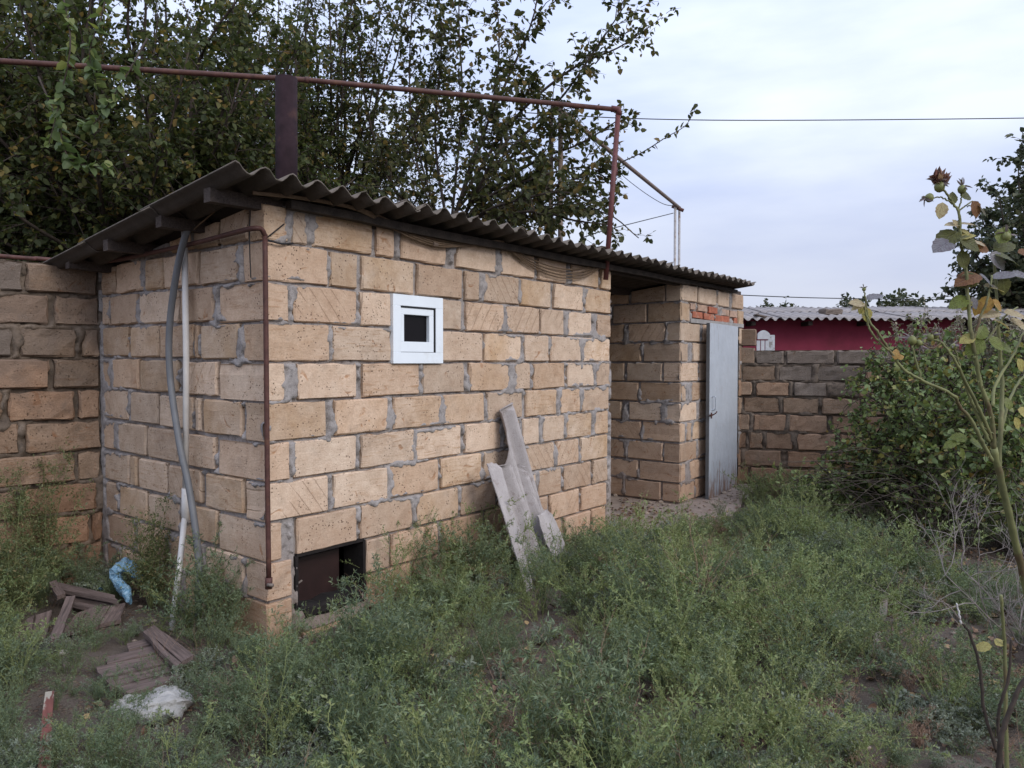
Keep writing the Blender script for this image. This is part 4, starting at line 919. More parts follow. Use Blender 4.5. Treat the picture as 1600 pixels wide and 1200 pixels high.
WEEDS = [weed(1, .34, .20, 11, 11, 16, .013, .0032, [M_ST, M_WA]), weed(2, .30, .24, 12, 11, 15, .012, .003, [M_ST, M_WA], lean=.9), weed(3, .38, .16, 10, 12, 16, .014, .003, [M_ST, M_WA], lean=.2),
         weed(4, .36, .24, 9, 11, 13, .011, .0042, [M_STY, M_WB], .0019, .6), weed(5, .28, .28, 10, 10, 12, .011, .004, [M_STY, M_WB], .0019, 1.2),
         weed(6, .22, .16, 13, 9, 15, .013, .0045, [M_ST, M_WC], .0018, .4), weed(7, .18, .20, 14, 9, 14, .012, .0045, [M_ST, M_WC], .0018, .8),
         weed(8, .26, .24, 12, 9, 4, .010, .0025, [M_STD, M_WD], .0016, .9), weed(9, .50, .20, 5, 12, 11, .012, .004, [M_STY, M_WB], .0022, .3, blen=.3),
         weed(10, .16, .15, 9, 6, 6, .026, .015, [M_ST, M_WC], .0016, .6), weed(11, .46, .30, 6, 7, 0, .01, .002, [M_STD, M_WD], .0014, .5, blen=.25)]
def weed_field():
    r = np.random.default_rng(31); st = .118; X, Y = np.meshgrid(np.arange(-5.6, 7.2, st), np.arange(1.55, 9.4, st)); X = X.ravel()+r.uniform(-.06, .06, X.size); Y = Y.ravel()+r.uniform(-.06, .06, Y.size)
    u, l = ul(X, Y); keep = np.abs(X) < Y*.80+.9
    shed_ = (u > -.04) & (l > -.05) & (u < D_U+EA+.1); bay = (u > B_U+.02) & (u < D_U+EA+.1) & (l > -.42-.15*fbm(X*3, Y*3, 3)) ; keep &= ~shed_ & ~bay
    # behind the left boundary wall / the right boundary wall
    nb = np.array([LB_D[1], -LB_D[0]]); keep &= ((np.stack([X, Y], -1)-LB_O) @ nb > .05) | (X > -1.5); nr_ = np.array([RB_D[1], -RB_D[0]]); keep &= ((np.stack([X, Y], -1)-RB_O) @ nr_ > .05)
    n1 = fbm(X*.9+9, Y*.9, 71, 3); n2 = fbm(X*1.3, Y*1.3+4, 81, 3); n3 = fbm(X*.7+3, Y*.7+30, 91, 3)
    dens = np.ones(len(X)); S = np.ones(len(X))
    px = 800+1200*X/Y; py = 566+1200*EYE/Y
    def blob(cx, cy, rx, ry, pw, sc_=1.0):
        nonlocal dens, S
        p = gnd(cx, cy); d = np.sqrt(((X-p[0])/rx)**2+((Y-p[1])/ry)**2); k = np.clip((1.25-d)/.5, 0, 1); dens *= 1-k*pw; S *= 1-k*(1-sc_)
    blob(1480, 810, 1.0, .6, .85, .45); blob(118, 980, .46, .27, .95, .32); blob(228, 1035, .28, .22, .92, .32); blob(238, 1118, .11, .10, .7, .45); blob(1490, 880, .75, .6, .9, .5); blob(1330, 830, .7, .4, .4, .7); blob(850, 940, .34, .22, .8, .55); blob(850, 1000, .42, .3, .35, .5); blob(1120, 800, .75, .45, .55, .35); blob(960, 850, .4, .3, .3, .6); blob(150, 1060, .4, .2, .15, .6); blob(1368, 1000, .2, .25, .6, .5)
    blob(1500, 1010, .4, .3, .4, .7); blob(255, 985, .14, .2, .4, .5); blob(700, 1010, .15, .2, .7, .6); blob(75, 1130, .12, .2, .6, .5); blob(520, 985, .25, .2, .3, .8); blob(1000, 820, .3, .25, .6, .6); blob(1100, 800, .4, .2, .4, .6)
    hole = n1 < .40; dens *= np.where(hole, .75, 1); keep &= r.random(len(X)) < dens
    S *= .50 + .85*np.clip((n2-.32)*2.2, 0, 1) + .35*np.clip((fbm(X*3.2+7, Y*3.2, 55, 2)-.45)*3, 0, 1); dens *= np.where(fbm(X*2.6+3, Y*2.6+8, 57, 2) < .36, .3, 1)
    # low growth in the foreground left, taller against the shed front
    S *= np.where((X < -1.2) & (Y < 4.2), .95, 1.0); S *= np.where((l > -.9) & (l < 0) & (u > .7) & (u < B_U), 1.12, 1)
    S *= np.where((px > 1150) & (py > 1000), .85, 1)
    wA = .25+1.6*np.clip(n3-.38, 0, 1)*2; wB = np.clip((n2-.42)*3.4, .05, 1)*.9; wC = np.where(px > 1150, .9, .2)+np.where((px < 520) & (py > 1030), .45, 0)*1.0; wD = np.clip((.46-n3)*2.2, .04, .4)
    wB = np.where((u > .7) & (l > -1.3), wB+.4, wB); wC = wC*np.clip((n1-.3)*3, .1, 1)
    W_ = np.stack([wA, wB, wC, wD, np.full(len(X), .07), np.full(len(X), .07), np.full(len(X), .09)], -1); W_ /= W_.sum(1)[:, None]; cs = W_.cumsum(1); q = r.random(len(X))[:, None]; kind = (q > cs).sum(1)
    lut = [(0, 1, 2), (3, 4), (5, 6), (7,), (8,), (9,), (10,)]; idx = np.array([lut[k][r.integers(0, len(lut[k]))] for k in kind])
    z = ground_z(X, Y)-.005; rot = np.stack([r.normal(0, .16, len(X)), r.normal(0, .16, len(X)), r.uniform(0, 6.28, len(X))], -1); s = S*r.uniform(.7, 1.2, len(X)); scl = np.stack([s*1.05, s*1.05, s], -1)
    pts = np.stack([X, Y, z], -1)[keep]; return pts, rot[keep], scl[keep], idx[keep]
wf = weed_field(); print('weeds', len(wf[0]))
scatter('weeds', *wf, WEEDS, 'dense knee-low grey-green weeds covering the yard in front of the shed', 'weeds')

# ------------------------------------------------------------------ trees
def limb_tube(pts, r0, r1, n=6):
    P = spline(pts, 5); return tube_vf(P, np.linspace(r0, r1, len(P)), n, True), P
M_LT = leaf_mat('dark_green_tree_leaf', [(0, (.040, .052, .022)), (.4, (.062, .078, .030)), (.75, (.09, .105, .038)), (.92, (.135, .125, .042)), (1, (.24, .155, .045))], .4, .6, .22)
M_LS = leaf_mat('olive_tree_leaf', [(0, (.045, .055, .026)), (.5, (.075, .082, .034)), (.85, (.11, .105, .042)), (1, (.20, .13, .05))], .38, .6, .22)
def grow(name, base, limbs, ntw, twl, nleaf, LL, LW, mat, label, seed, r0=.06, sub=2, grav=.0, spread=1.0, upb=.35, cat='tree', wood=None, tstart=.18, trunk=None, group=None, twr=(.0035, .009), lr=.006):
    """tree from explicit limbs: twigs along every limb, side twigs on those, leaves along the twigs"""
    r = np.random.default_rng(seed); root = tag(empty(name, base), label, cat, group)
    wv = Buf(); B = []; Dn = []; Ltw = []
    for li, lp in enumerate(limbs):
        (v, f), P = limb_tube(lp, r0*r.uniform(.35, .6) if trunk is not None else r0, lr, 6); wv.add(v, f); seg = np.linalg.norm(np.diff(P, axis=0), axis=1); cum = np.concatenate([[0], seg.cumsum()]); tot = cum[-1]
        m = int(ntw*tot); s = tot*r.uniform(tstart, 1.0, m)**.85; i = np.minimum(np.searchsorted(cum, s)-1, len(P)-2); i = np.maximum(i, 0); fr = ((s-cum[i])/seg[i])[:, None]
        p = P[i]*(1-fr)+P[i+1]*fr; T = unit(P[i+1]-P[i]); d = unit(T*.9+unit(r.normal(0, 1, (m, 3)))*spread+np.array([0, 0, upb])); B.append(p); Dn.append(d); Ltw.append(twl*r.uniform(.4, 1.15, m)*(1.15-.5*s/tot))
    B = np.vstack(B); Dn = np.vstack(Dn); Lt = np.concatenate(Ltw)
    for _ in range(sub-1):
        m = len(B); k = 2; i = np.repeat(np.arange(m), k); t = r.uniform(.25, .95, m*k); nb = B[i]+Dn[i]*(Lt[i]*t)[:, None]; nd = unit(Dn[i]*.8+unit(r.normal(0, 1, (m*k, 3)))*.9+np.array([0, 0, .15])); nl = Lt[i]*r.uniform(.35, .7, m*k)
        B = np.vstack([B, nb]); Dn = np.vstack([Dn, nd]); Lt = np.concatenate([Lt, nl])
    kk = 4; s = np.linspace(0, 1, kk); Q = B[:, None, :]+Dn[:, None, :]*(Lt[:, None]*s[None, :])[..., None]; Q[:, :, 2] -= grav*Lt[:, None]*(s**2)[None, :]; Q += r.normal(0, .012, Q.shape)*s[None, :, None]
    tv, tf = tubes_np(Q, np.maximum(twr[0], twr[1]*Lt/twl)[:, None]*(1.1-.75*s)[None, :], 3)
    if trunk is not None:
        P = spline(trunk, 6); v, f = tube_vf(P, np.linspace(r0*1.2, r0*.7, len(P)), 10); wv.add(v, f)
    wvV = wv.V(); c = np.array(base)
    o = obj('trunk', wvV-c, wv.f, wood or M_BARK, root, Matrix.Translation(Vector(base)), smooth=True)
    ml = np.maximum(2, (nleaf*Lt/twl).astype(int)); i = np.repeat(np.arange(len(B)), ml); n = len(i); u = r.uniform(.12, 1.04, n); sg = np.minimum((u*(kk-1)).astype(int), kk-2); q = (u*(kk-1)-sg)[:, None]
    lb = Q[i, sg]*(1-q)+Q[i, sg+1]*q; ld = unit(unit(Q[i, sg+1]-Q[i, sg])*.55+unit(r.normal(0, 1, (n, 3)))+np.array([0, 0, -.25])); sz = r.uniform(.55, 1.25, n)
    lv, lf = leaves_np(lb+ld*.008, ld, unit(r.normal(0, 1, (n, 3))*.8+[0, 0, 1.0]), LL*sz, LW*sz*r.uniform(.8, 1.2, n), .18, .12)
    v, f, mi = join_np([(tv, tf, 0), (lv, lf, 1)])
    cr = obj('crown', v-c, f, [wood or M_BARK, mat], root, Matrix.Translation(Vector(base)), mi=mi); tag(cr, kind='stuff'); return root, n
pix = lambda *a: [at(*q) for q in a]
# open-crowned tree behind the middle of the roof
b0 = at(705, 566, 9.2); b0[2] = 0
fork = at(700, 395, 9.2); fork2 = at(712, 330, 9.15)
limbs = [pix((700,395,9.2),(712,280,9.2),(722,150,9.2),(717,30,9.2),(720,-120,9.3)), pix((706,360,9.2),(738,250,9.0),(790,130,8.8),(835,20,8.6),(850,-110,8.6)),
         pix((712,330,9.15),(790,240,9.0),(875,155,8.8),(935,70,8.6),(978,6,8.5)), pix((705,370,9.2),(780,320,8.9),(875,288,8.6),(960,258,8.5)),
         pix((702,385,9.2),(790,350,9.0),(880,325,8.8),(950,335,8.6),(998,372,8.5)), pix((700,385,9.2),(655,270,9.3),(640,140,9.3),(645,-20,9.3)), pix((698,385,9.2),(630,320,9.4),(580,200,9.5),(560,60,9.6),(550,-80,9.6)),
         pix((715,320,9.15),(800,190,9.3),(890,110,9.2),(965,75,9.1),(1012,44,9.0)), pix((705,375,9.2),(765,300,9.5),(840,250,9.5),(905,225,9.3),(975,182,9.2)), pix((698,390,9.2),(630,360,9.0),(560,330,9.0),(520,300,9.0)),
         pix((702,370,9.2),(680,220,9.6),(690,60,9.9),(680,-60,10)), pix((705,372,9.2),(760,330,8.5),(820,310,8.2),(880,300,8.1),(930,318,8.0)), pix((700,388,9.2),(660,340,8.6),(620,300,8.3),(590,250,8.2)),
         pix((712,330,9.15),(760,200,9.6),(780,80,9.8),(770,-60,9.8)), pix((700,380,9.2),(740,330,9.6),(800,345,9.8),(850,360,9.8)), pix((702,380,9.2),(760,310,8.9),(830,280,8.7),(900,262,8.6),(940,268,8.5)), pix((705,375,9.2),(760,280,9.4),(830,225,9.4),(890,190,9.3)),
         pix((700,388,9.2),(750,352,8.7),(830,330,8.4),(900,345,8.3),(960,352,8.3)), pix((700,385,9.2),(680,330,8.6),(660,260,8.4),(650,210,8.3)), pix((700,385,9.2),(740,310,8.5),(770,250,8.2),(800,210,8.1)), pix((700,388,9.2),(760,350,9.6),(840,310,9.8),(920,290,9.8))]
_, n = grow('open_tree', tuple(b0), limbs, 12.5, .50, 13, .074, .050, M_LS, 'open-branched leafy tree rising behind the middle of the shed roof', 11, .05, 2, .15, 1.0, .1, trunk=[b0, at(702, 480, 9.2), fork, fork2]); ot = _
# its two longest shoots, with sparse leaves
def shoot(name, pts, nl, LL, LW, mat, wood, label, seed, r0=.008, parent=None, cat=None):
    r = np.random.default_rng(seed); P = spline(pts, 6); v, f = tube_vf(P, np.linspace(r0, .0025, len(P)), 5); c = P[0]
    s = np.linspace(.15, 1, nl)*(len(P)-1.01); i = s.astype(int); fr = (s-i)[:, None]; b = P[i]*(1-fr)+P[i+1]*fr; T = unit(P[i+1]-P[i]); d = unit(T*.6+unit(r.normal(0, 1, (nl, 3)))+[0, 0, -.1]); sz = r.uniform(.7, 1.25, nl)
    lv, lf = leaves_np(b, d, unit(r.normal(0, 1, (nl, 3))*.7+[0, 0, 1]), LL*sz, LW*sz, .18, .1)
    o = obj(name, v-c, f, wood, parent, Matrix.Translation(Vector(c)), smooth=True)
    l = obj('foliage', lv-c, lf, mat, o, Matrix.Translation(Vector(c))); tag(l, kind='stuff'); return o
shoot('branch', pix((950,262,8.5),(1000,240,8.5),(1040,215,8.4),(1072,195,8.4),(1090,162,8.4)), 30, .07, .045, M_LS, M_BARK, None, 5, parent=ot)
shoot('branch', pix((930,235,9.2),(960,205,9.1),(985,180,9.0),(994,178,9)), 22, .06, .04, M_LS, M_BARK, None, 6, parent=ot)
shoot('branch', pix((930,100,8.6),(965,60,8.5),(1005,40,8.4)), 26, .07, .045, M_LS, M_BARK, None, 7, parent=ot)
M_NEAR = leaf_mat('near_branch_leaf', [(0, (.075, .11, .045)), (.6, (.12, .165, .065)), (1, (.20, .22, .07))], .4)
# dense trees on the left
def dense_tree(cx, cy, top, rad, seed, nl, dens, label, LL=.062, LW=.042, mat=M_LT, zlow=1.7, rz=None):
    r = np.random.default_rng(seed); base = (cx, cy, 0); fk = np.array([cx, cy, zlow-.2]); lim = []
    for i in range(nl):
        a = r.uniform(0, 2*math.pi); q = r.uniform(.35, 1)**.5; z = r.uniform(zlow+.3, top); sh = math.sqrt(max(.12, 1-((z-(zlow+top)/2)/((top-zlow)/2+.3))**2)); e = np.array([cx+math.cos(a)*rad*q*sh, cy+math.sin(a)*rad*q*sh*.8, z])
        m1 = fk*.6+e*.4+np.array([0, 0, .25*(z-zlow)*.4])+r.normal(0, .12, 3); m2 = fk*.25+e*.75+r.normal(0, .12, 3); lim.append([fk+r.normal(0, .05, 3), m1, m2, e])
    return grow('dense_tree', base, lim, dens, .56, 17, LL, LW, mat, label, seed, .06, 2, .2, 1.1, .05, trunk=[np.array([cx, cy, 0]), np.array([cx+.05, cy, zlow*.5]), fk], tstart=.25)
for a in ((-3.7, 7.6, 5.4, 2.2, 21, 85, 11.5, 'dark dense tree directly behind the left boundary wall'), (-5.9, 7.4, 5.6, 2.2, 22, 70, 10.0, 'dense tree at the far left edge above the boundary wall'),
          (-2.5, 10.2, 6.6, 2.2, 23, 58, 10.0, 'dense tree behind the flue, its thin right side against the sky', .048, .032), (-5.2, 11.0, 7.4, 3.0, 24, 75, 9.0, 'tall dark tree in the second row behind the left trees')):
    tr_, n = dense_tree(*a)
    if a[4] == 21: near_tree = tr_
for k, q in enumerate((((175,-60,5.2),(160,20,5.0),(140,80,4.9),(150,130,4.9)), ((90,-40,5.2),(110,60,5.0),(95,150,5.0),(75,230,5.0)), ((60,120,5.3),(90,190,5.2),(110,250,5.2),(170,262,5.2)), ((230,60,5.6),(190,130,5.4),(150,190,5.4),(130,200,5.4)))): shoot('branch', pix(*q), 46, .075, .05, M_NEAR, M_BARK, None, 40+k, r0=.007, parent=near_tree)
# ------------------------------------------------------------------ shrubs on the right, far trees
M_BL = leaf_mat('bramble_leaf', [(0, (.085, .125, .045)), (.45, (.14, .19, .07)), (.8, (.20, .24, .09)), (.94, (.28, .25, .08)), (1, (.24, .15, .05))], .3)
M_BL2 = leaf_mat('seedy_shrub_leaf', [(0, (.10, .12, .06)), (.4, (.15, .16, .09)), (.7, (.24, .20, .14)), (1, (.36, .33, .26))], .25)
M_FT = leaf_mat('far_tree_leaf', [(0, (.035, .048, .028)), (.6, (.055, .068, .036)), (1, (.09, .09, .045))], .25)
def bush(name, base, tips, seed, ntw, twl, nleaf, LL, LW, mat, label, r0=.014, sub=2, arch=.25, wood=None, group=None, spread=1.0):
    r = np.random.default_rng(seed); b = np.array(base); lim = []
    for e in tips:
        e = np.array(e); s = b + np.array([r.normal(0, .12), r.normal(0, .1), 0]); h = e[2]-s[2]
        lim.append([s, s*.7+e*.3+np.array([0, 0, arch*h*.6]), s*.35+e*.65+np.array([0, 0, arch*h]), e])
    return grow(name, base, lim, ntw, twl, nleaf, LL, LW, mat, label, seed, r0, sub, .25, spread, .1, 'bush', wood, .3, group=group)
r = np.random.default_rng(44)
b = gnd(1500, 800); tips = [at(*q) for q in ((1270,752,6.7),(1300,720,6.8),(1310,745,6.5),(1340,660,7.0),(1360,600,7.1),(1350,700,6.7),(1325,690,6.8),(1290,740,6.9),(1258,745,6.6),(1345,610,7.0),(1365,560,7.2),(1390,545,7.2),(1420,530,7.3),(1450,560,6.6),(1480,540,6.9),(1510,520,7.2),(1540,560,6.4),(1570,530,6.8),(1600,560,6.2),(1620,520,6.8),
    (1380,640,6.4),(1420,620,6.1),(1460,640,5.9),(1500,620,5.9),(1540,640,5.7),(1590,640,5.6),(1400,700,6.1),(1440,700,5.8),(1490,700,5.5),(1350,740,6.5),(1560,700,5.4),(1620,700,5.3),(1430,760,5.8),(1500,770,5.4),(1650,600,5.8),(1480,590,6.2),(1385,580,7.0),(1600,780,5.2),(1540,600,6.0),(1410,580,6.9),(1440,600,6.5))]
_, n = bush('bramble_bush', tuple(b), tips, 51, 15, .40, 13, .046, .036, M_BL, 'dense dark-centred green bramble bush in front of the right boundary wall', arch=.12)
b = gnd(1570, 760); tips = [at(*q) for q in ((1400,520,7.6),(1430,500,7.7),(1460,505,7.5),(1495,492,7.5),(1520,505,7.3),(1550,500,7.3),(1580,495,7.2),(1610,500,7.0),(1640,500,7.0),(1480,530,7.2),(1540,530,7.0),(1600,520,6.8),(1440,530,7.6),(1390,560,7.7))]
bush('seedy_shrub', tuple(b), tips, 52, 20, .3, 13, .03, .02, M_BL2, 'pale dry-seeded shrub with brownish heads behind the bramble bush', arch=.05, wood=M_TWIG)
# bare arching canes below the bush
cn = tag(empty('bare_canes', tuple(gnd(1480, 830))), 'tangle of bare arching canes and twigs beneath the bramble bush', 'dead branches')
bf = Buf()
for i in range(75):
    s = gnd(r.uniform(1400, 1640), r.uniform(790, 880)); e = at(r.uniform(1200, 1600), r.uniform(700, 830), r.uniform(4.6, 7.0)); m = (s+e)/2+np.array([r.normal(0, .2), r.normal(0, .1), r.uniform(.05, .35)])
    bf.add(*tube_vf(spline([s, m, e], 5), np.linspace(.004, .0013, 11), 4))
o = local_obj('cane', bf.V(), bf.f, M_BARK, cn); tag(o, kind='stuff')
# far tree at the right edge and small tree tops beyond the red roof
cx = at(1600, 566, 15)[0]; 
lim = []; fk = np.array([cx, 15, 2.0])
for px, py, Y in ((1590,235,15),(1560,300,14.6),(1530,330,14.5),(1510,370,14.6),(1490,420,14.8),(1475,455,15),(1550,380,14),(1600,330,14),(1640,260,15),(1650,350,14.5),(1570,430,14),(1530,440,14.3),(1610,410,14),(1640,440,14.2),(1680,300,15),(1560,340,15.5),(1600,280,15.6),(1500,450,15.4),(1590,460,15),(1660,400,15.5),(1700,380,15),(1620,300,15)):
    e = at(px, py, Y); lim.append([fk, fk*.6+e*.4+np.array([0, 0, .3]), fk*.3+e*.7, e])
grow('far_tree', (cx, 15, 0), lim, 8.5, .7, 20, .10, .072, M_FT, 'dark leafy tree at the right edge beyond the red house', 61, .09, 2, .15, 1.1, .1, trunk=[np.array([cx, 15, 0]), np.array([cx, 15, 1]), fk], tstart=.2)
for k, (px, top, w) in enumerate(((1212, 477, 22), (1340, 470, 20), (1385, 464, 30), (1425, 466, 24))):
    c = at(px, 566, 26); lim = []; fk = np.array([c[0], 26, 1.5])
    for j in range(9): e = at(px+r.uniform(-w, w)*.8, top+r.uniform(0, 14), 26+r.uniform(-1, 1)); lim.append([fk, (fk+e)/2, e])
    grow('distant_tree', (c[0], 26, 0), lim, 4, .7, 10, .16, .10, M_FT, ['lone low treetop just right of the shed eave above the red roof', 'small treetop directly right of the stone on the red house roof', 'tallest of the small treetops behind the middle of the red roof', 'small treetop behind the rose stems beyond the red roof'][k], 70+k, .05, 2, .1, 1.2, .3, trunk=[np.array([c[0], 26, 0]), np.array([c[0], 26, .8]), fk])
# tall weeds in the corner by the old wall
for k, (px, py, h, sp) in enumerate(((70, 930, .95, .35), (20, 985, .7, .35), (235, 955, .62, .2))):
    p = gnd(px, py); rr = np.random.default_rng(80+k); lim = []
    for j in range(13): a_ = rr.uniform(0, 6.28); q = rr.uniform(.2, 1)*sp; e = p+np.array([math.cos(a_)*q, math.sin(a_)*q*.6, h*rr.uniform(.5, 1)]); lim.append([p, (p+e)/2+[0, 0, .08], e])
    grow('tall_weed', tuple(p), lim, 30, .14, 14, .017, .007, leaf_mat('tall_weed_leaf', [(0, (.085, .11, .045)), (.6, (.125, .15, .06)), (1, (.22, .17, .08))], .25), ['tall yellow-green weed against the old left wall', 'bushy weed at the left edge below the old wall', 'upright weed between the blue bag and the white pipe'][k], 90+k, .0025, 2, .1, .8, .3, 'weed', M_ST, .1, twr=(.0007, .0014), lr=.001)

# ------------------------------------------------------------------ rose in the foreground
rose = tag(empty('rose_bush', tuple(at(1600, 1180, 1.75)*np.array([1, 1, 0]))), 'leggy rose bush close to the camera with hips, one withered bloom and yellowing leaves', 'rose bush')
def stem(pts, r0, r1, mat=None, kids=None):
    P = spline([at(*q) for q in pts], 7); P[1:-1] += rng.normal(0, .0006, P[1:-1].shape); v, f = tube_vf(P, np.linspace(r0, r1, len(P))*(1+.07*np.sin(np.arange(len(P))*1.9)), 8)
    o = local_obj('stem', v, f, mat or M_STEM, rose, smooth=True)
    if r0 > .003:                                           # thorns
        bf = Buf(); rr = np.random.default_rng(int(pts[0][0]*7+pts[-1][1])); n = max(3, len(P)//4)
        for _ in range(n):
            i = rr.integers(1, len(P)-1); a_ = rr.uniform(0, 6.28); d = np.array([math.cos(a_), math.sin(a_)*.6, -.25]); rad = r0+(r1-r0)*i/len(P); q = P[i]+d*rad*.6; bf.add(*tube_vf([q, q+d*.004, q+d*.0075+np.array([0, 0, -.002])], [rad*.45, .0012, .0002], 5))
        m = obj('thorns', bf.V(), bf.f, mat or M_STEM, o); m['kind'] = 'stuff'
    return P
ZR = 1.55
stem([(1622,1010,1.7),(1601,910,1.66),(1583,830,1.62),(1567,762,1.6),(1553,700,1.58)], .0085, .0068)
stem([(1553,702,1.58),(1549,650,1.57),(1531,595,1.56),(1521,540,1.55),(1515,500,1.55),(1511,440,1.55),(1508,405,1.55)], .0050, .0030)
stem([(1508,405,1.55),(1502,385,1.55),(1500,350,1.55),(1497,330,1.55),(1484,310,1.55),(1474,296,1.55)], .0034, .0020)
stem([(1560,735,1.59),(1564,660,1.6),(1566,600,1.62),(1560,520,1.63),(1556,440,1.64),(1552,395,1.64)], .0052, .0024)
stem([(1551,690,1.58),(1530,640,1.55),(1505,590,1.52),(1490,560,1.5),(1470,535,1.5),(1452,530,1.5)], .0040, .0018)
stem([(1550,720,1.57),(1534,690,1.55),(1520,660,1.54),(1500,635,1.52),(1489,618,1.5),(1440,594,1.48),(1412,577,1.47),(1390,548,1.46),(1372,520,1.45),(1356,498,1.45),(1350,478,1.45)], .0042, .0017)
stem([(1389,548,1.46),(1372,532,1.455),(1362,520,1.45),(1356,505,1.45),(1353,470,1.45),(1350,455,1.45)], .0022, .0014)
stem([(1545,690,1.57),(1527,650,1.56),(1512,610,1.55),(1500,575,1.54),(1492,545,1.53)], .0038, .0018)
stem([(1550,635,1.57),(1556,600,1.59),(1580,560,1.62),(1600,520,1.65)], .0036, .002)
stem([(1560,700,1.6),(1572,640,1.64),(1590,600,1.68),(1620,570,1.7)], .004, .002)
stem([(1521,530,1.55),(1530,500,1.55),(1544,465,1.55),(1550,430,1.56)], .0032, .0018)
stem([(1521,560,1.55),(1540,535,1.56),(1565,500,1.57),(1590,480,1.6)], .0028, .0016)
stem([(1497,330,1.55),(1502,312,1.55),(1504,300,1.55)], .0018, .0013); stem([(1497,330,1.55),(1508,322,1.55),(1520,314,1.55)], .0018, .0012)
stem([(1486,316,1.55),(1472,309,1.55),(1458,309,1.55)], .0018, .0013)
stem([(1440,594,1.48),(1430,560,1.48),(1425,540,1.48)], .0022, .0016); stem([(1470,535,1.5),(1455,545,1.5),(1440,535,1.5)], .002, .0012)
stem([(1575,1290,1.9),(1573,1200,1.9),(1571,1090,1.9),(1569,1000,1.9),(1564,930,1.88)], .0055, .0035)
stem([(1560,1250,1.75),(1563,1160,1.75),(1578,1110,1.75),(1596,1070,1.75),(1625,1030,1.75)], .0065, .0045, M_BARK)
stem([(1566,1200,1.8),(1560,1120,1.8),(1575,1060,1.8),(1580,1000,1.8)], .004, .003, M_BARK)
stem([(1558,1175,1.78),(1538,1110,1.78),(1530,1040,1.78),(1515,990,1.78),(1505,975,1.78)], .0042, .0030, M_BARK)
stem([(1505,975,1.78),(1485,950,1.78),(1468,935,1.78)], .0018, .0012, M_TWIG); stem([(1502,975,1.78),(1498,955,1.78),(1494,943,1.78)], .0022, .0018, M_WPLASTIC)
M_RL = {k: leaf_mat('rose_leaf_'+k, v, .35, rr, sp, mottle=True) for k, v, rr, sp in (('yellow', [(0, (.38, .34, .11)), (1, (.42, .38, .14))], .5, .3), ('green', [(0, (.13, .17, .035)), (1, (.19, .22, .05))], .45, .4), ('olive', [(0, (.085, .095, .03)), (1, (.12, .12, .04))], .5, .3),
        ('grey', [(0, (.155, .15, .17)), (1, (.21, .20, .22))], .4, .6), ('brown', [(0, (.17, .085, .04)), (1, (.22, .11, .05))], .6, .3), ('pale', [(0, (.42, .355, .21)), (1, (.47, .40, .25))], .5, .3), ('orange', [(0, (.36, .22, .06)), (1, (.40, .26, .08))], .5, .3))}  # grey: sky sheen of glossy leaves put into the leaf colour
def leaf_mesh(seed, mat):
    r = np.random.default_rng(seed); n = 11; t = np.linspace(0, 1, n); w = .5*np.sin(math.pi*t**.85)**.8*.66*r.uniform(.85, 1.1); w[0] = .0; w[-1] = 0; V = []; cur = r.uniform(.08, .3); cup = r.uniform(.05, .22)
    for i in range(n):
        z0 = -cur*t[i]**2
        for s in (-1, -.5, 0, .5, 1): V.append((s*w[i]*(1+.06*(-1)**i), t[i], z0 + cup*abs(s)*w[i]*1.2 + r.normal(0, .008)))
    f = [(i*5+j, i*5+j+1, i*5+j+6, i*5+j+5) for i in range(n-1) for j in range(4)]
    m = mesh('leaf', V, f, mat, True); return m
LM = {k: [leaf_mesh(i*13+len(k), M_RL[k]) for i in range(3)] for k in M_RL}
def rleaf(px, py, Y, ln, ang, kind, tilt=0.0, roll=0.0):
    """leaf base at a pixel, length in px, pointing at ang degrees in the picture (0 right, 90 up)"""
    m = LM[kind][int(px+py) % 3]; o = bpy.data.objects.new('leaf', m); p = at(px, py, Y); s = ln*Y/1200.0; a_ = math.radians(ang)
    yv = Vector((math.cos(a_), math.sin(math.radians(tilt)), math.sin(a_))).normalized(); zv = Vector((0, -math.cos(math.radians(roll)), math.sin(math.radians(roll)))); xv = yv.cross(zv).normalized(); zv = xv.cross(yv)
    M = Matrix(((xv.x, yv.x, zv.x, p[0]), (xv.y, yv.y, zv.y, p[1]), (xv.z, yv.z, zv.z, p[2]), (0, 0, 0, 1))) @ Matrix.Diagonal((s*1.12, s, s, 1)); put(o, M, rose)
